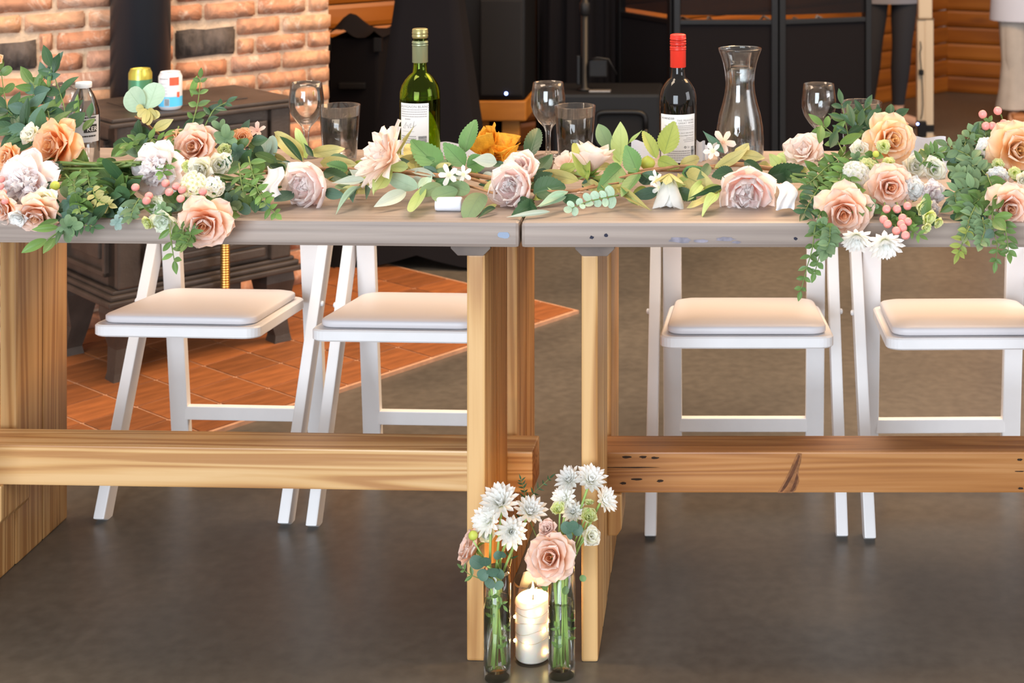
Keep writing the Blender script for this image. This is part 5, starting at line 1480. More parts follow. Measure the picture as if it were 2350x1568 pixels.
garland_leaves = [
 # kind, colour, base x,y, tip x,y, width px, depth offset
 ('wavy','K',697,366,628,303,40,.03), ('wavy','L',702,364,683,296,30,.035), ('lance','D',694,372,637,303,17,.01), ('lance','D',720,360,700,330,14,.0),
 ('wavy','K',712,353,792,340,28,.03), ('wavy','K',735,374,822,378,32,.02), ('serrated','D',742,395,808,416,30,.0), ('ruscus','T',672,440,624,474,38,.0),
 ('round','B',612,356,608,318,32,.02), ('round','B',628,360,624,314,26,.03), ('round','E',640,385,590,368,34,.0), ('wavy','K',660,380,600,392,22,.02), ('round','E',655,378,622,398,30,.01),
 ('lance','S',838,412,760,421,22,-.01), ('lance','M',828,430,767,483,18,-.005), ('lance','T',842,425,836,470,13,-.01), ('ruscus','T',815,430,808,462,20,.0),
 ('wavy','L',892,393,858,450,38,-.02), ('wavy','L',888,384,940,382,28,-.03), ('round','M',958,432,896,409,38,.0), ('ruscus','S',932,441,860,473,32,-.005),
 ('round','L',968,431,950,492,42,-.01), ('serrated','K',956,396,938,318,44,.04), ('serrated','R',1012,386,944,328,60,.02), ('lance','S',1000,405,930,388,18,.0),
 ('lance','K',905,368,952,290,12,.03), ('wavy','K',960,392,908,350,26,.05),
 ('serrated','R',1067,382,1020,332,44,.0), ('serrated','R',1068,350,1090,271,44,.02), ('serrated','R',1071,382,1119,366,44,.0), ('round','E',1022,404,1008,362,30,-.005),
 ('round','E',1050,436,983,457,38,-.02), ('round','E',1012,424,966,446,34,-.015), ('round','E',1030,424,1080,442,36,-.01), ('round','E',1106,444,1072,494,50,-.01), ('wavy','M',962,432,990,408,24,.0),
 ('lance','D',1137,477,1097,501,16,.0), ('lance','K',1140,470,1100,482,10,.0), ('serrated','D',1212,362,1237,286,40,.03), ('serrated','D',1230,398,1267,360,38,.02), ('serrated','D',1224,444,1300,424,62,-.01),
 ('wavy','K',1328,416,1243,394,30,.0), ('wavy','O',1347,414,1322,314,40,-.01), ('lance','M',1304,440,1226,490,26,-.015), ('lance','S',1262,486,1162,498,13,-.01), ('lance','M',1300,448,1236,478,22,-.01),
 ('serrated','D',1228,468,1178,494,38,.0), ('wavy','O',1260,440,1220,462,24,.01),
 ('ruscus','E',1402,348,1371,281,36,.03), ('ruscus','L',1424,372,1426,282,44,.02), ('ruscus','L',1424,380,1412,345,24,.02), ('lance','L',1442,330,1474,301,9,.02), ('serrated','O',1506,364,1475,297,30,.02), ('serrated','O',1524,354,1547,281,50,.02),
 ('serrated','O',1510,368,1558,384,32,.01), ('serrated','R',1462,397,1440,339,46,.0), ('serrated','R',1427,384,1374,434,48,-.01), ('serrated','R',1464,400,1428,458,38,-.015),
 ('wavy','K',1390,440,1330,412,26,.0), ('lance','K',1414,430,1510,498,20,-.01), ('wavy','L',1440,445,1462,470,18,-.01), ('wavy','K',1430,425,1380,452,22,-.005), ('ruscus','T',1512,438,1450,452,28,.0), ('ruscus','T',1500,420,1462,402,28,.02),
 ('wavy','K',1560,400,1642,438,52,.02), ('lance','D',1660,428,1578,456,15,-.01), ('wavy','L',1648,444,1610,489,24,-.01), ('wavy','K',1642,448,1572,484,22,-.005), ('wavy','L',1610,420,1580,456,24,.0),
 ('lance','T',1662,352,1614,302,20,.02), ('ruscus','E',1628,378,1604,410,24,-.01), ('wavy','K',1640,388,1718,344,26,.0), ('wavy','K',1698,356,1756,362,26,.03), ('wavy','K',1688,364,1718,332,30,.03), ('wavy','K',1560,380,1610,362,28,.03),
 ('serrated','D',1708,370,1756,398,24,-.03), ('serrated','D',1684,396,1634,404,36,.0), ('serrated','D',1758,408,1842,384,44,-.01), ('wavy','L',1830,376,1780,350,30,.02), ('wavy','L',1794,388,1768,356,26,.02), ('wavy','K',1740,385,1772,378,22,.03),
 ('serrated','D',1780,398,1830,418,34,.01), ('lance','K',660,372,610,352,20,.03), ('serrated','D',880,420,800,404,30,.02), ('wavy','O',1100,410,1060,395,26,.03), ('serrated','D',1290,455,1340,462,24,.0),
 ('ruscus','T',745,440,790,450,26,.0), ('round','E',800,420,770,440,26,.0), ('serrated','D',1190,460,1230,480,30,.0), ('wavy','L',1815,392,1850,372,26,.02),
]
for i, (kind, c, bx, by, tx, ty, wpx, dy) in enumerate(garland_leaves):
    p0 = G3(bx, by, dy); p1 = G3(tx, ty, dy + (.012 if ty < by else -.006)); 
    if p1.z < TZ + .003: p1.z = TZ + .003
    if p0.z < TZ + .004: p0.z = TZ + .004
    rr_ = random.Random(i)
    leaf(ga, p0, p1, S(wpx, p0.y), kind, KEY[c], (rr_.uniform(-.35, .35), -1, rr_.uniform(.1, .6)), i % 4)
# little eucalyptus spray lying on the right table
sprig(ga, [G3(1420, 448, -.02), G3(1385, 455, -.02), G3(1350, 462, -.02), G3(1312, 478, -.02)], 'round', LM, 6, .022, .016, 11, spread=1.0)
# flowers of the garland
def fl_pos(px, py, Y): return P(px, py, Y)
peony(ga, fl_pos(706, 424, 2.63), (-.45, -.85, -.10), S(62, 2.63), M_peony, 1, 1.0)
dahlia(ga, fl_pos(898, 368, 2.67), (-.62, -.45, .42), S(82, 2.67), M_blush, 3)
peony(ga, fl_pos(1178, 430, 2.62), (-.35, -.75, .15), S(57, 2.62), M_peony, 5, 1.0)
peony(ga, fl_pos(1192, 392, 2.66), (-.25, -.60, .75), S(48, 2.66), M_peony, 6, 1.0)
co = layered(ga, 'cosmos', fl_pos(1356, 392, 2.70), (.12, .20, 1.0), S(74, 2.70), M_blush, [(9, 1.0, .30, .45, .12, .6, 0), (8, .92, .28, .72, .05, .6, 0)], 8)
layered(ga, 'cosmos_calyx', fl_pos(1354, 402, 2.685), (.12, -.1, 1.0), S(30, 2.69), M_calyx, [(14, 1.0, .10, .75, .1, .3, 1), (10, .9, .10, 1.2, .1, .3, 1)], 9)
layered(ga, 'cosmos', fl_pos(1300, 378, 2.76), (-.4, -.5, .6), S(36, 2.76), M_blush, [(7, 1.0, .34, 1.1, .1, .5, 0), (6, .8, .3, .7, .1, .5, 0)], 10)
layered(ga, 'cosmos', fl_pos(1340, 448, 2.64), (-.2, -.6, -.5), S(32, 2.64), M_blush, [(7, 1.0, .34, 1.0, .1, .5, 0)], 12)
bud = layered(ga, 'rosebud', fl_pos(1537, 412, 2.62), (-.05, -.20, -1), S(78, 2.62), M_whitep, [(3, 1.0, .42, .62, -.35, 1.1, 0), (4, .95, .42, .30, -.1, 1.3, 0), (4, .9, .34, .12, 0, 1.4, 0)], 14, label='white silk rosebud hanging with its face down')
layered(ga, 'rosebud_sepals', fl_pos(1537, 402, 2.622), (-.05, -.20, -1), S(46, 2.62), LK, [(6, 1.0, .26, 1.15, -.35, .5, 1)], 15)
peony(ga, fl_pos(1714, 438, 2.62), (.02, -.95, -.30), S(66, 2.62), M_peony, 21, .92)
carn = layered(ga, 'ruffled_blossom', fl_pos(1850, 356, 2.76), (-.25, -.55, .55), S(54, 2.76), M_blush, [(6, 1.0, .44, 1.1, -.1, .6, 0), (6, .95, .42, .75, .1, .7, 0), (5, .85, .38, .4, .2, .9, 0), (4, .7, .3, .15, .2, 1.0, 0)], 17, ruffle=.10)
for k, (px, py, Y, ax, rp) in enumerate([(1030, 402, 2.64, (-.2, -.9, .2), 26), (1064, 400, 2.645, (.3, -.8, .3), 22), (1660, 326, 2.78, (.1, -.9, .35), 30), (1636, 347, 2.76, (-.3, -.8, .3), 22), (1506, 410, 2.64, (-.6, -.6, .2), 22), (1512, 432, 2.62, (-.5, -.7, -.2), 20), (590, 300, 2.80, (-.1, -.8, .5), 22), (1330, 382, 2.72, (-.3, -.8, .4), 18)]):
    star(ga, P(px, py, Y), ax, S(rp, Y), M_pinkp if px == 590 else M_blush if px in (1660, 1330) else M_whitep, k)
egg(ga, 'green_bud', P(1486, 376, 2.76), (0, 0, 1), S(18, 2.76), M_yg, 1.0)

# smaller leaves filling the garland between the blooms
rf_ = random.Random(123)
for k in range(92):
    px = rf_.uniform(575, 1850); py = rf_.uniform(372, 440); dy = rf_.uniform(.0, .05)
    p0 = G3(px, py, dy); L = S(rf_.uniform(30, 58), p0.y); an = rf_.choice((0, PI)) + rf_.uniform(-.7, .7)
    p1 = p0 + Vector((L * math.cos(an), rf_.uniform(-.012, .012), L * math.sin(an) * .6))
    for v in (p0, p1): v.z = max(v.z, TZ + .004)
    kd, c = rf_.choice([('wavy', 'K'), ('serrated', 'D'), ('serrated', 'D'), ('round', 'E'), ('wavy', 'O'), ('ruscus', 'T'), ('serrated', 'R'), ('wavy', 'L'), ('lance', 'S')])
    leaf(ga, p0, p1, L * rf_.uniform(.42, .66), kd, KEY[c], (rf_.uniform(-.4, .4), -1, rf_.uniform(.2, .9)), k % 4)
# ------------------------------------------------------------------ bouquets lying on the table edge
def Yb(py): return interp(py, [(180, 2.82), (260, 2.78), (330, 2.72), (420, 2.60), (500, 2.505), (560, 2.45), (700, 2.43)])
def B3(px, py, dy=0): return P(px, py, Yb(py) + dy)
def bouquet(label, px, py):
    p = B3(px, py); return thing('bouquet', label, 'bouquet', (p.x, p.y, TZ))
def filler(b, spots, n, cols, seed, ll=.04, lw=.02, kinds=('ruscus', 'round')):
    """leaves tucked between the blooms"""
    r = random.Random(seed)
    for k in range(n):
        cx, cy, rx, ry, dy = r.choice(spots)
        a = r.uniform(0, 2 * PI); q = math.sqrt(r.random())
        p = B3(cx + rx * q * math.cos(a), cy + ry * q * math.sin(a), dy + r.uniform(-.01, .03))
        d = Vector((r.uniform(-1, 1), r.uniform(-.5, .2), r.uniform(-.7, .7))).normalized()
        p1 = p + d * ll * r.uniform(.7, 1.2)
        front = 2.5 - .04
        for v in (p, p1):
            if v.y > front and v.z < TZ + .004: v.z = TZ + .004
        leaf(b, p, p1, lw * r.uniform(.8, 1.2), r.choice(kinds), KEY[r.choice(cols)], (r.uniform(-.5, .5), -1, r.uniform(0, .8)), k % 4)
def stems(b, p_from, p_to, n, seed, rad=.0022, spread=.035):
    r = random.Random(seed); off = Vector(b.location)
    for k in range(n):
        a = Vector(p_from) + Vector((r.uniform(-.01, .01), r.uniform(-spread, spread), r.uniform(-.022, .028)))
        c = Vector(p_to) + Vector((r.uniform(-.02, .02), r.uniform(-spread, spread), r.uniform(-.014, .022)))
        for v in (a, c): v.z = max(v.z, TZ + .004)
        m_ = a.lerp(c, .5) + Vector((0, 0, r.uniform(-.006, .004))); m_.z = max(m_.z, TZ + .004)
        MB().tube([a - off, m_ - off, c - off], rad * r.uniform(.7, 1.2), 6).build('stem', M_stem, b)

# ---- bouquet at the far left
b1 = bouquet('bouquet with a deep peach rose and white pink peony, near the plastic water bottle', 90, 430)
rose(b1, B3(128, 336, -.02), (-.45, -.85, .22), S(66, 2.70), M_rose_peach, 1, 1.0)
bomb_peony(b1, B3(62, 425), (-.25, -.92, .2), S(74, 2.60), M_peonyw, 2)
rose(b1, B3(84, 492, -.01), (.05, -.85, -.45), S(50, 2.51), M_rose, 3, 1.05)
rose(b1, B3(18, 362, .02), (-.5, -.8, .2), S(36, 2.68), M_rose_peach, 4, .95)
rose(b1, B3(10, 478, .0), (-.4, -.8, -.2), S(38, 2.53), M_rose, 5, .95)
lisianthus(b1, B3(106, 454, -.035), (.15, -.95, .0), S(33, 2.53), M_creamp, 6)
lisianthus(b1, B3(78, 312, .02), (-.3, -.8, .5), S(30, 2.72), M_creamp, 7, False)
lisianthus(b1, B3(46, 492, -.015), (-.1, -.85, -.4), S(26, 2.5), M_whitep, 8, False)
carnation(b1, B3(110, 392, .01), (.2, -.9, .1), S(30, 2.62), M_peonyw, 9, 'blush_carnation', 30)
egg(b1, 'green_bud', B3(126, 427, -.045), (.3, -.6, .5), S(11, 2.55), M_yg)
for px, py in ((4, 412), (8, 442), (12, 462), (2, 428)): berry(b1, B3(px, py, -.03), (-.4, -.8, .2), S(8, 2.55))
stems(b1, B3(150, 400, .02), B3(322, 395, .01), 26, 5)
filler(b1, [(190, 420, 55, 55, .0), (170, 470, 50, 35, .0), (230, 440, 50, 55, .02), (170, 380, 40, 40, .03)], 48, 'GGDGFDE', 31, .038, .018)
filler(b1, [(250, 470, 40, 25, .0), (190, 505, 40, 18, .01)], 26, 'DDGT', 32, .045, .022)
# tall ruscus standing up behind
RU = [(70, 330, 60, 240, 110, 170, 'T'), (120, 320, 110, 250, 75, 195, 'G'), (150, 320, 150, 250, 118, 155, 'D'), (90, 330, 50, 285, 15, 250, 'D'), (110, 330, 60, 300, 35, 295, 'D')]
for k, (x0, y0, x1, y1, x2, y2, c) in enumerate(RU):
    sprig(b1, [B3(x0, y0, .04), B3(x1, y1, .05), B3(x2, y2, .05)], 'ruscus', KEY[c], 4, .062, .024, 60 + k, pairs=True, spread=.8)
for k, (bx, by, tx, ty, w_, c) in enumerate([(112, 212, 66, 176, 26, 'G'), (112, 210, 121, 150, 13, 'F'), (130, 240, 148, 192, 20, 'D'), (122, 230, 58, 228, 22, 'T'), (64, 258, 10, 252, 24, 'D'), (82, 270, 68, 232, 18, 'B'), (108, 262, 50, 290, 26, 'T'), (110, 268, 145, 252, 26, 'T'), (182, 268, 176, 214, 16, 'F'), (205, 272, 212, 236, 18, 'D'), (120, 300, 35, 305, 26, 'D'), (155, 290, 108, 288, 24, 'B'), (190, 300, 218, 270, 18, 'G')]):
    leaf(b1, B3(bx, by, .05), B3(tx, ty, .05), S(w_, 2.8), 'ruscus', KEY[c], (random.Random(k).uniform(-.5, .5), -1, .2), k % 4)
# leaves hanging over the edge and teal eucalyptus clusters
for k, (bx, by, tx, ty, w_, c) in enumerate([(135, 522, 72, 527, 18, 'F'), (134, 505, 85, 520, 16, 'G'), (108, 550, 47, 580, 24, 'F'), (126, 545, 98, 588, 22, 'F'), (144, 525, 128, 560, 14, 'D')]):
    leaf(b1, B3(bx, by, -.01), B3(tx, ty, -.02), S(w_, 2.45), 'ruscus', KEY[c], (.1, -1, .3), k % 4)
MB().tube([B3(150, 505) - Vector(b1.location), B3(138, 530, -.01) - Vector(b1.location), B3(110, 550, -.01) - Vector(b1.location)], .0014, 6).build('stem', M_stem, b1)
def cluster(b, px, py, rpx, m, seed, dy=-.02, n=7):
    r = random.Random(seed); c = B3(px, py, dy)
    for k in range(n):
        a = 2 * PI * k / n + r.uniform(-.3, .3); L = S(rpx, c.y) * r.uniform(.75, 1.1)
        leaf(b, c, c + Vector((L * math.cos(a), -L * .25, L * math.sin(a))), L * .62, 'round', m, (r.uniform(-.4, .4), -1, r.uniform(-.2, .5)), k % 4)
cluster(b1, 160, 466, 24, LT, 1); cluster(b1, 160, 522, 32, LE, 2, -.02, 8); cluster(b1, 182, 448, 22, LE, 3); cluster(b1, 205, 480, 20, LT, 4, .0)
cluster(b1, 225, 440, 24, LO, 8, -.01, 5); cluster(b1, 285, 492, 20, LEB, 5, -.01); cluster(b1, 270, 510, 18, LEB, 6, -.01); cluster(b1, 310, 485, 16, LEB, 7, -.01)
for k, (pts, c) in enumerate([([(150, 400), (175, 430), (180, 470), (186, 500)], 'F'), ([(200, 395), (205, 430), (235, 450)], 'G'), ([(185, 390), (170, 420), (172, 450)], 'G'), ([(210, 430), (222, 460), (250, 470)], 'K'), ([(150, 500), (180, 515), (215, 520)], 'D')]):
    sprig(b1, [B3(x, y, -.025) for x, y in pts], 'ruscus', KEY[c], 6, .026, .011, 80 + k)
# a stray twig and berries at the far left, beside the glass
sprig(b1, [B3(30, 310, .06), B3(10, 220, .07), B3(2, 160, .07)], 'round', LG, 3, .03, .02, 90)
lisianthus(b1, B3(-4, 140, .07), (0, -.8, .4), S(16, 2.88), M_rose_peach, 91, False)

# ---- second bouquet
b2 = bouquet('bouquet with a peach rose drooping over the table edge and pale pink berries', 440, 430)
rose(b2, B3(448, 338, -.01), (-.18, -.92, .25), S(56, 2.70), M_rose, 11, .95)
bomb_peony(b2, B3(362, 392), (-.25, -.95, .1), S(64, 2.62), M_peonyw, 12)
rose(b2, B3(470, 512, -.03), (.10, -.95, -.22), S(64, 2.47), M_rose, 13, 1.0)
lisianthus(b2, B3(466, 388, -.035), (-.1, -.95, .1), S(36, 2.60), M_creamp, 14)
lisianthus(b2, B3(504, 378, -.02), (.25, -.9, .15), S(34, 2.62), M_creamp, 15)
hydrangea(b2, B3(446, 424, -.03), (-.1, -.95, -.1), S(40, 2.57), M_creamp, 16)
hydrangea(b2, B3(490, 428, -.02), (.1, -.9, -.2), S(32, 2.57), M_whitep, 17, 30)
lisianthus(b2, B3(384, 500, -.015), (-.1, -.9, -.3), S(36, 2.50), M_mint, 18, False)
carnation(b2, B3(362, 470, .0), (-.3, -.85, .0), S(32, 2.54), M_mint, 19, 'mint_carnation', 30)
lisianthus(b2, B3(345, 506, -.01), (-.4, -.8, -.3), S(20, 2.49), M_greenp, 20, False)
lisianthus(b2, B3(436, 382, -.03), (-.2, -.9, .2), S(18, 2.62), M_greenp, 21, False)
lisianthus(b2, B3(515, 345, -.01), (.3, -.85, .3), S(18, 2.68), M_greenp, 22, False)
rose(b2, B3(556, 316, .03), (.3, -.8, .4), S(24, 2.76), M_rose_peach, 23, .8)
rose(b2, B3(398, 322, .04), (-.4, -.7, .5), S(28, 2.76), M_rose_peach, 24, .9)
for k, (px, py) in enumerate([(380, 421), (405, 428), (388, 441), (415, 456), (466, 440), (464, 458), (336, 461), (342, 450), (436, 470), (311, 430), (418, 436)]):
    berry(b2, B3(px, py, -.045), (random.Random(k).uniform(-.6, .6), -.8, random.Random(k + 9).uniform(-.3, .5)), S(9.5, 2.52), B3(px + 8, py + 4, .02))
stems(b2, B3(500, 420, .03), B3(615, 425, .02), 12, 15, spread=.03)
filler(b2, [(330, 330, 40, 40, .03), (540, 430, 55, 60, .0), (500, 470, 50, 30, .0), (400, 470, 40, 30, .02), (560, 350, 40, 40, .03)], 80, 'GDEDGFT', 41, .036, .018)
filler(b2, [(280, 400, 40, 40, .03), (270, 440, 30, 40, .02)], 30, 'GDG', 42, .05, .024)
cluster(b2, 520, 318, 34, LE, 31, -.03, 7); cluster(b2, 505, 295, 26, LE, 32, -.03, 6); cluster(b2, 545, 350, 24, LT, 33, .0); cluster(b2, 375, 480, 22, LE, 34, -.05, 5); cluster(b2, 530, 465, 24, LT, 35, .0)
# the two big round eucalyptus leaves with yellow blossom bracts and a twig
leaf(b2, B3(328, 252, .05), B3(292, 206, .05), S(56, 2.82), 'round', LM, (0, -1, .1), 0)
leaf(b2, B3(338, 250, .05), B3(362, 192, .05), S(56, 2.82), 'round', LM, (0, -1, .1), 1)
for k, (bx, by, tx, ty) in enumerate([(336, 250, 318, 268), (338, 252, 334, 285), (340, 250, 356, 272), (338, 256, 348, 292), (330, 248, 312, 250), (345, 258, 368, 268)]):
    leaf(b2, B3(bx, by, .04), B3(tx, ty, .035), S(20, 2.8), 'round', LK, (0, -1, .3), k % 4)
MB().tube([B3(x, y, .05) - Vector(b2.location) for x, y in ((310, 268), (330, 275), (345, 292), (365, 308))], .002, 6).build('twig', M_vine, b2)
for k, (pts, c, n_) in enumerate([([(570, 360), (580, 400), (592, 440), (612, 470), (634, 492)], 'F', 8), ([(548, 375), (552, 410), (558, 440)], 'G', 6), ([(410, 290), (400, 330), (388, 362), (372, 400)], 'F', 8), ([(388, 515), (392, 545), (396, 575), (400, 598)], 'F', 6), ([(420, 515), (440, 540), (428, 560)], 'G', 6), ([(400, 510), (425, 530), (415, 552)], 'G', 6), ([(320, 320), (300, 330), (285, 345)], 'F', 5), ([(330, 325), (355, 318), (380, 335)], 'F', 6), ([(440, 290), (455, 235), (460, 180)], 'G', 4), ([(470, 290), (490, 250), (520, 235)], 'D', 5), ([(320, 455), (305, 480), (300, 500)], 'E', 5), ([(560, 420), (590, 430), (610, 455)], 'F', 6)]):
    sprig(b2, [B3(x, y, -.03 if y > 330 else .03) for x, y in pts], 'ruscus', KEY[c], n_, .028, .012, 120 + k, pairs=(k % 2 == 0))
for k, (bx, by, tx, ty, w_, c) in enumerate([(440, 222, 452, 172, 16, 'F'), (470, 262, 520, 240, 24, 'D'), (420, 300, 470, 270, 30, 'D'), (350, 300, 400, 275, 26, 'K'), (300, 300, 355, 320, 36, 'D'), (260, 330, 320, 345, 40, 'D'), (255, 360, 310, 330, 34, 'G')]):
    leaf(b2, B3(bx, by, .04), B3(tx, ty, .04), S(w_, 2.78), 'ruscus', KEY[c], (.1, -1, .4), k % 4)
# white ribbon around the stems
def ribbon(b, px0, px1, py0, py1, seed):
    """crumpled white ribbon wrapped over the stems"""
    r = random.Random(seed); off = Vector(b.location); n = 12; vs = []; fs = []
    ph = [r.uniform(0, 6) for _ in range(4)]
    for j in range(n + 1):
        for i in range(n + 1):
            s, t = i / n, j / n
            px = lerp(px0, px1, s) + 5 * math.sin(5 * t + ph[0]) + 3 * math.sin(9 * t + ph[1]); py = lerp(py0, py1, t) + 3 * math.sin(7 * s + ph[2])
            p = B3(px, py, .02) + Vector((0, -.012 * math.sin(PI * t) + .005 * math.sin(11 * s + 4 * t + ph[3]), 0))
            p.z = max(p.z, TZ + .003); vs.append(p - off)
    for j in range(n):
        for i in range(n): fs.append((j * (n + 1) + i, j * (n + 1) + i + 1, (j + 1) * (n + 1) + i + 1, (j + 1) * (n + 1) + i))
    link('ribbon', mesh('ribbon', vs, fs, mat('white_ribbon', (.60, .61, .66), .6)), b)
ribbon(b2, 610, 648, 385, 450, 1)

# ---- third bouquet, on the right table
b3 = bouquet('bouquet with three roses, white chrysanthemums and hanging trailing leaves by the carafe table', 2030, 440)
rose(b3, B3(2044, 322, -.02), (.35, -.85, .25), S(64, 2.70), M_rose_yel, 31, 1.0)
rose(b3, B3(2042, 430, -.02), (.10, -.95, .10), S(58, 2.56), M_rose, 32, .95)
rose(b3, B3(1936, 488, -.02), (-.02, -.97, -.10), S(66, 2.50), M_rose, 33, 1.0)
mum(b3, B3(1966, 540, -.025), (-.10, -.80, -.55), S(42, 2.45), M_whitep, 34)
mum(b3, B3(2030, 552, -.03), (.05, -.85, -.45), S(46, 2.44), M_whitep, 35)
hydrangea(b3, B3(1962, 405, -.01), (-.2, -.9, .2), S(44, 2.60), M_whitep, 36)
carnation(b3, B3(2094, 432, -.01), (.2, -.95, .1), S(36, 2.58), M_whitep, 37, 'white_carnation')
carnation(b3, B3(2138, 440, .0), (.35, -.9, .0), S(38, 2.58), M_peonyw, 38, 'white_carnation')
carnation(b3, B3(2128, 480, .0), (.4, -.85, -.2), S(34, 2.53), M_peonyw, 39, 'white_carnation')
carnation(b3, B3(1990, 388, -.02), (.0, -.95, .2), S(34, 2.62), M_greenp, 40, 'lime_carnation', 34)
carnation(b3, B3(2028, 336, -.05), (-.1, -.95, .2), S(22, 2.68), M_greenp, 41, 'lime_carnation', 26)
carnation(b3, B3(2038, 376, -.045), (.1, -.95, .1), S(22, 2.62), M_greenp, 42, 'lime_carnation', 26)
egg(b3, 'green_bud', B3(2010, 354, -.05), (0, -.8, .4), S(8, 2.65), M_yg)
lisianthus(b3, B3(2098, 384, .0), (.1, -.9, .3), S(34, 2.64), M_creamp, 43, False)
lisianthus(b3, B3(2140, 392, .01), (.2, -.9, .3), S(34, 2.64), M_creamp, 44, False)
lisianthus(b3, B3(1975, 345, .0), (-.2, -.9, .3), S(26, 2.68), M_creamp, 45, False)
for k, (px, py, rp) in enumerate([(2112, 470, 20), (2126, 495, 17), (2148, 508, 12), (2122, 520, 12), (2082, 312, 10), (2110, 350, 12)]):
    lisianthus(b3, B3(px, py, -.035 if py > 400 else .0), (.5, -.8, -.25), S(rp * 1.3, 2.5), M_greenp, 50 + k, False, 'lisianthus_bud')
for k, (px, py) in enumerate([(2034, 480), (2059, 480), (2082, 473), (2028, 504), (2037, 514), (2071, 500), (2068, 514), (2083, 509), (2072, 523), (2057, 530), (2078, 540)]):
    berry(b3, B3(px, py, -.045), (random.Random(k).uniform(-.5, .5), -.85, random.Random(k + 3).uniform(-.4, .4)), S(10, 2.47), B3(px - 4, py - 14, .01))
stems(b3, B3(1935, 430, .03), B3(1835, 418, .02), 12, 25, spread=.03)
filler(b3, [(1905, 400, 50, 45, .02), (2060, 500, 60, 30, .01), (1900, 450, 40, 40, .0), (1960, 300, 40, 50, .05), (2090, 510, 40, 20, .0), (2000, 450, 60, 60, .03)], 90, 'GDGFDG', 51, .036, .016)
for k, (pts, c, n_, ll, lw) in enumerate([([(1950, 330), (1940, 280), (1932, 240)], 'D', 3, .045, .014), ([(1965, 330), (1970, 280), (1985, 250)], 'D', 2, .045, .015), ([(1985, 310), (2015, 285), (2050, 268)], 'D', 3, .045, .02), ([(1935, 350), (1915, 310), (1890, 290)], 'F', 3, .05, .016), ([(1890, 470), (1870, 520), (1865, 570), (1850, 620), (1838, 668)], 'G', 8, .021, .010), ([(1900, 500), (1890, 540), (1880, 590), (1870, 625)], 'G', 6, .022, .011), ([(1905, 520), (1905, 550), (1895, 575)], 'E', 7, .028, .018), ([(1940, 360), (1900, 380), (1870, 410), (1850, 425)], 'G', 8, .03, .010), ([(1960, 370), (1930, 400), (1900, 440)], 'F', 7, .034, .012), ([(1945, 380), (1950, 420), (1968, 455), (1975, 480)], 'F', 7, .030, .012), ([(1930, 395), (1925, 430), (1945, 455)], 'F', 6, .030, .012), ([(1880, 430), (1860, 460), (1845, 490)], 'D', 6, .034, .011), ([(2110, 380), (2130, 360), (2150, 350)], 'G', 5, .034, .013), ([(2010, 330), (2005, 360), (1990, 380)], 'F', 4, .03, .014), ([(2090, 500), (2075, 520), (2110, 540)], 'F', 6, .022, .008)]):
    sprig(b3, [B3(x, y, (-.03 if y > 340 else .03)) for x, y in pts], 'ruscus', KEY[c], n_, ll, lw, 150 + k)
for k, (bx, by, tx, ty, w_, c) in enumerate([(1880, 330, 1886, 285, 20, 'F'), (1905, 340, 1920, 300, 22, 'D'), (2030, 290, 2072, 260, 26, 'D'), (1990, 275, 2022, 250, 22, 'D'), (1958, 290, 1945, 235, 18, 'D'), (1972, 290, 1980, 250, 18, 'D'), (1860, 490, 1840, 505, 14, 'D'), (2112, 382, 2148, 348, 20, 'G'), (2145, 360, 2142, 395, 16, 'G'), (2145, 356, 2105, 352, 16, 'G')]):
    leaf(b3, B3(bx, by, -.01), B3(tx, ty, -.01), S(w_, 2.75), 'ruscus', KEY[c], (.1, -1, .3), k % 4)
cluster(b3, 1880, 525, 30, LE, 71, -.02); cluster(b3, 1998, 470, 20, LE, 72, -.03); cluster(b3, 1965, 365, 22, LE, 73, -.02, 5)
ribbon(b3, 1782, 1824, 420, 480, 2)

# ---- bouquet at the right edge
b4 = bouquet('bouquet with a mass of small green leaves, pink berries and white carnations beside the napkin', 2290, 430)
rose(b4, B3(2335, 345, -.02), (.15, -.92, .20), S(72, 2.68), M_rose_yel, 61, 1.0)
rose(b4, B3(2316, 476, -.02), (.10, -.95, -.05), S(58, 2.51), M_rose, 62, 1.0)
rose(b4, B3(2290, 440, .02), (-.2, -.9, .1), S(40, 2.58), M_rose, 63, .95)
carnation(b4, B3(2264, 342, .0), (-.2, -.9, .2), S(34, 2.68), M_whitep, 64, 'white_carnation')
carnation(b4, B3(2290, 408, -.01), (-.1, -.95, .1), S(34, 2.60), M_whitep, 65, 'white_carnation')
carnation(b4, B3(2290, 378, -.03), (-.2, -.9, .2), S(19, 2.62), M_greenp, 66, 'lime_carnation', 26)
carnation(b4, B3(2328, 396, -.03), (.0, -.95, .1), S(19, 2.60), M_greenp, 67, 'lime_carnation', 26)
lisianthus(b4, B3(2346, 412, -.02), (.1, -.95, .1), S(22, 2.58), M_creamp, 68, False)
for k, (px, py) in enumerate([(2255, 263), (2290, 255), (2262, 290), (2278, 290), (2304, 284), (2296, 313), (2312, 302), (2288, 312)]):
    berry(b4, B3(px, py, -.01), (random.Random(k).uniform(-.6, .3), -.5, .7), S(10, 2.76), B3(px + 12, py + 24, .02))
filler(b4, [(2215, 400, 45, 80, .01), (2235, 350, 35, 40, .02), (2230, 460, 40, 50, .0), (2250, 420, 40, 60, .02)], 110, 'GGDTDG', 71, .032, .015)
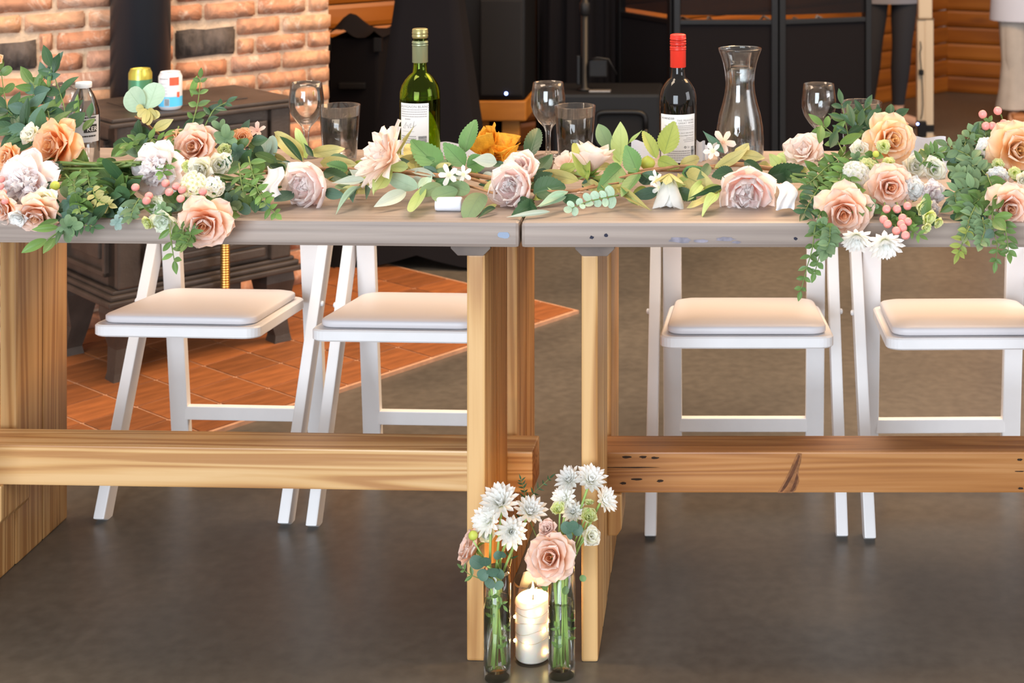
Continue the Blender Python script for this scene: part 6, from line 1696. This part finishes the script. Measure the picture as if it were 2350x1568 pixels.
for k, (pts, c, n_, ll, lw) in enumerate([([(2260, 400), (2230, 360), (2175, 335)], 'E', 6, .034, .016), ([(2250, 400), (2222, 370), (2212, 330), (2235, 300)], 'E', 8, .034, .018), ([(2250, 420), (2220, 410), (2195, 395)], 'E', 6, .030, .014), ([(2250, 440), (2220, 430), (2190, 440), (2195, 470)], 'E', 8, .032, .014), ([(2260, 450), (2230, 470), (2208, 490)], 'G', 6, .034, .014), ([(2240, 470), (2225, 500), (2215, 540)], 'E', 7, .028, .014), ([(2280, 470), (2275, 520), (2290, 560), (2285, 600)], 'G', 6, .024, .010), ([(2300, 500), (2310, 540), (2315, 580)], 'G', 5, .026, .011), ([(2225, 520), (2210, 555), (2200, 580)], 'O', 4, .026, .010), ([(2255, 500), (2260, 530), (2250, 560)], 'E', 6, .026, .014), ([(2262, 330), (2262, 300), (2270, 280)], 'G', 5, .022, .010), ([(2265, 400), (2280, 440), (2275, 470)], 'G', 6, .034, .014)]):
    sprig(b4, [B3(x, y, -.03 if y > 330 else .0) for x, y in pts], 'ruscus', KEY[c], n_, ll, lw, 180 + k)
for k, (bx, by, tx, ty, w_, c) in enumerate([(2284, 448, 2322, 420, 20, 'F'), (2278, 480, 2300, 446, 28, 'F'), (2280, 500, 2328, 492, 20, 'F'), (2280, 502, 2312, 535, 30, 'F'), (2280, 530, 2260, 545, 22, 'T'), (2220, 400, 2180, 410, 20, 'E')]):
    leaf(b4, B3(bx, by, -.045), B3(tx, ty, -.045), S(w_, 2.48), 'ruscus', KEY[c], (.0, -1, .3), k % 4)
stems(b4, B3(2290, 420, .04), B3(2400, 415, .04), 8, 35)

# ------------------------------------------------------------------ floor: two vases and the candle
def vase(label, px, Y, hgt, r, fill):
    p = Vector(((px - VX) * Y / F, Y, 0))
    t = thing('cylinder_vase', label, 'vase', p, 0, 'tall glass vases on the floor')
    MB().lathe([(0, 0), (r - .002, 0), (r, .002), (r, hgt), (r - .0008, hgt + .0006), (r - .0018, hgt), (r - .0018, hgt - .006)], 44).build('glass', M_glass, t)
    MB().lathe([(0, .0133), (r - .004, .0133), (r - .0017, .0163), (r - .0017, fill), (r - .003, fill - .0008), (0, fill - .0008)], 44).build('water', M_water_v, t)
    return t
Yv = 2.502
v1 = vase('cylinder vase holding white chrysanthemums and eucalyptus beside the pale table upright', 1141, Yv, .178, S(31, Yv), .130)
v2 = vase('cylinder vase holding a blush rose and tall white chrysanthemums', 1289, Yv + .006, .175, S(31, Yv), .120)
def arrangement(name, label, v, cat='flowers'):
    return thing(name, label, cat, v.location)
def stem_in(b, v, top, seed, col_=None, r=.0022):
    rr_ = random.Random(seed); vr = S(31, Yv) * .62
    base = Vector(v.location) + Vector((vr * rr_.uniform(-.9, .9), vr * rr_.uniform(-.7, .7), .018))
    rim = Vector(v.location) + Vector((vr * rr_.uniform(-.9, .9), vr * rr_.uniform(-.8, .8), .165))
    top = Vector(top); off = Vector(b.location)
    mid = rim.lerp(top, .5) + Vector((0, 0, .004))
    MB().tube([base - off, base.lerp(rim, .5) - off, rim - off, mid - off, top - off], r, 7).build('stem', col_ or M_stem2, b)
M_stem2 = mat('fresh_stem', (.30, .44, .12), .45, var=.2, vscale=40)
def Fp(px, py, dy=0): return P(px, py, Yv + dy)
f1 = arrangement('flower_arrangement', 'white chrysanthemums, a peach rose and eucalyptus in a floor vase', v1)
for k, (px, py, rp, ax) in enumerate([(1150, 1158, 50, (-.1, -.55, .8)), (1214, 1178, 42, (.35, -.45, .8)), (1122, 1196, 40, (-.35, -.8, .45)), (1172, 1220, 40, (.2, -.9, .3))]):
    p = Fp(px, py, -.01 * (k > 1)); mum(f1, p, ax, S(rp, Yv), M_whitep, 200 + k); stem_in(f1, v1, p - Vector(ax).normalized() * S(10, Yv), k)
p = Fp(1082, 1258, .0); rose(f1, p, (-.85, -.30, .45), S(44, Yv), M_rose, 210, .72); stem_in(f1, v1, p + Vector((.012, 0, -.012)), 7)
p = Fp(1086, 1230, -.03); egg(f1, 'green_bud', p, (-.2, -.3, .9), S(11, Yv), M_yg); stem_in(f1, v1, p - Vector((0, 0, .008)), 8, r=.0012)
p = Fp(1118, 1228, .01); lisianthus(f1, p, (0, -.8, .5), S(22, Yv), M_mint, 211, False)
for k, (bx, by, tx, ty, w_, c) in enumerate([(1110, 1300, 1080, 1282, 30, 'T'), (1115, 1300, 1112, 1278, 28, 'T'), (1118, 1310, 1098, 1330, 28, 'T'), (1135, 1325, 1128, 1300, 30, 'T'), (1140, 1325, 1152, 1310, 26, 'T'), (1130, 1330, 1118, 1348, 26, 'T'), (1150, 1280, 1135, 1270, 20, 'T'), (1150, 1280, 1158, 1265, 18, 'T'), (1140, 1335, 1150, 1352, 22, 'T')]):
    leaf(f1, Fp(bx, by, -.03), Fp(tx, ty, -.034), S(w_, Yv), 'round', LT, (.1 * (k % 3 - 1), -1, .3), k % 4)
stem_in(f1, v1, Fp(1118, 1300, -.028), 12, r=.0014); stem_in(f1, v1, Fp(1140, 1290, -.02), 13, r=.0014); stem_in(f1, v1, Fp(1150, 1270, -.01), 14, r=.0016)
for k, pts in enumerate([[(1105, 1330), (1075, 1318), (1062, 1306)], [(1150, 1360), (1142, 1372), (1155, 1390)]]):
    sprig(f1, [Fp(x, y, -.03) for x, y in pts], 'ruscus', LG, 2, .016, .006, 230 + k, sr=.0008)
sprig(f1, [Fp(1170, 1300, .02), Fp(1190, 1200, .03), Fp(1215, 1140, .04), Fp(1262, 1098, .045)], 'lance', LD, 12, .016, .0035, 240, sr=.0009)
sprig(f1, [Fp(1200, 1180, .035), Fp(1205, 1130, .04), Fp(1196, 1102, .045)], 'lance', LD, 7, .014, .0035, 241, sr=.0009)
for k, pts in enumerate([[(1128, 1430), (1126, 1400), (1124, 1370)], [(1155, 1500), (1150, 1470), (1165, 1440)]]):
    sprig(f1, [Fp(x, y, .0) for x, y in pts], 'ruscus', LF, 3, .014, .006, 244 + k, sr=.0009)
f2 = arrangement('flower_arrangement', 'blush rose with tall white chrysanthemums and lime buds in a floor vase', v2)
for k, (px, py, rp, ax) in enumerate([(1306, 1104, 34, (-.2, -.6, .75)), (1354, 1106, 40, (.3, -.5, .8)), (1298, 1146, 34, (-.3, -.7, .6)), (1385, 1150, 34, (.7, -.45, .5)), (1315, 1178, 30, (0, -.6, .7))]):
    p = Fp(px, py, .01); mum(f2, p, ax, S(rp, Yv), M_whitep, 260 + k); stem_in(f2, v2, p - Vector(ax).normalized() * S(10, Yv), 30 + k)
p = Fp(1264, 1280, -.03); rose(f2, p, (-.10, -.92, .35), S(58, Yv), M_rose, 270, .95); stem_in(f2, v2, p + Vector((.01, .015, -.012)), 40, r=.0028)
for k, (px, py, rp, m_, ax) in enumerate([(1258, 1216, 24, M_pinkp, (-.2, -.7, .7)), (1282, 1172, 20, M_greenp, (-.2, -.6, .8)), (1350, 1190, 22, M_greenp, (.2, -.6, .8)), (1352, 1232, 27, M_creamp, (.5, -.7, .4)), (1352, 1158, 13, M_greenp, (.1, -.2, 1))]):
    p = Fp(px, py, -.005); lisianthus(f2, p, ax, S(rp, Yv), m_, 280 + k, False); stem_in(f2, v2, p - Vector(ax).normalized() * .008, 50 + k, r=.0015)
for k, (bx, by, tx, ty, w_) in enumerate([(1312, 1222, 1290, 1202, 26), (1312, 1222, 1318, 1194, 26), (1314, 1222, 1336, 1212, 26), (1312, 1224, 1300, 1232, 22), (1330, 1325, 1345, 1330, 14), (1300, 1345, 1296, 1365, 16), (1250, 1335, 1252, 1358, 14)]):
    leaf(f2, Fp(bx, by, -.02), Fp(tx, ty, -.024), S(w_, Yv), 'round', LT if k < 4 else LG, (.1, -1, .3), k % 4)
stem_in(f2, v2, Fp(1312, 1224, -.018), 60, r=.0014)
for k, pts in enumerate([[(1300, 1480), (1308, 1450), (1312, 1420)], [(1276, 1500), (1282, 1470), (1276, 1440)]]):
    sprig(f2, [Fp(x, y, .0) for x, y in pts], 'ruscus', LF, 3, .014, .006, 290 + k, sr=.0009)
MB().tube([Fp(1216, 1195, .02) - Vector(f1.location), Fp(1228, 1225, .02) - Vector(f1.location), Fp(1240, 1250, .015) - Vector(f1.location)], .0008, 5).build('stem', M_stem, f1)

# candle in a glass cylinder with a string of fairy lights
Yc_ = 2.562
cd = thing('candle', 'glowing white pillar candle between the two floor vases', 'candle', ((1223 - VX) * Yc_ / F, Yc_, 0))
rc_ = S(40, Yc_); ztop = P(0, 1368, Yc_).z
def wax():
    m, nt, b = newmat('candle_wax'); L = nt.links
    b.inputs['Base Color'].default_value = (.66, .63, .58, 1); b.inputs['Roughness'].default_value = .4
    b.inputs['Subsurface Weight'].default_value = .6; b.inputs['Subsurface Radius'].default_value = (.03, .016, .007); b.inputs['Subsurface Scale'].default_value = .6
    return m
MB().lathe([(0, .004), (rc_ - .002, .004), (rc_, .007), (rc_, ztop - .004), (rc_ - .004, ztop), (rc_ * .75, ztop - .003), (rc_ * .3, ztop - .0055), (0, ztop - .006)], 48).build('wax', wax(), cd)
MB().tube([(0, 0, ztop - .008), (.0004, 0, ztop + .004)], .0009, 6).build('wick', M_inkd, cd)
fz = ztop + .002
MB().lathe([(0, fz), (.0018, fz + .002), (.0028, fz + .006), (.0022, fz + .012), (.0009, fz + .019), (0, fz + .023)], 14).build('flame', mat('flame', (1, .7, .3), .5, emis=(1, .62, .22), es=60), cd)
pl_ = bpy.data.lights.new('candle_flame', 'POINT'); pl_.energy = .45; pl_.color = (1, .58, .22); pl_.shadow_soft_size = .006
po = bpy.data.objects.new('candle_flame', pl_); col.objects.link(po); po.parent = cd; po.location = (0, 0, fz + .026)
hol = thing('candle_glass', 'clear glass cylinder around the white candle', 'candle holder', cd.location)
rg = S(44, Yc_); hg = P(0, 1330, Yc_).z
MB().lathe([(0, 0), (rg - .001, 0), (rg, .001), (rg, hg), (rg - .0006, hg + .0005), (rg - .0013, hg), (rg - .0013, hg - .004)], 48).build('glass', glass('thin_clear_glass', (.99, .99, .985), .02, 1.45, (.0, .6)), hol)
fs_ = thing('fairy_lights', 'thin wire of tiny warm fairy lights wound around the candle', 'fairy lights', cd.location)
rw = (rc_ + rg - .0013) / 2
wire = []
for k in range(0, 241):
    t = k / 240; a = 2 * PI * 5.2 * t; wire.append((rw * math.cos(a), rw * math.sin(a), .03 + .075 * t + .003 * math.sin(2.3 * a)))
MB().tube(wire, .00035, 5).build('wire', mat('copper_wire', (.5, .42, .30), .4, metal=.6), fs_)
M_bulb = mat('warm_bulb', (1, .9, .6), .4, emis=(1.0, .80, .36), es=28)
for px, py in ((1242, 1405), (1223, 1427), (1253, 1453), (1213, 1482), (1255, 1505), (1180, 1431), (1181, 1486), (1262, 1440)):
    x = max(-.97, min(.97, (px - 1223) * Yc_ / F / rw)); q = (rw * x, -rw * math.sqrt(1 - x * x), P(0, py, Yc_ - .03).z)
    MB().lathe([(0, -.003), (.002, -.002), (.0027, 0), (.002, .002), (0, .003)], 10, q).build('bulb', M_bulb, fs_)
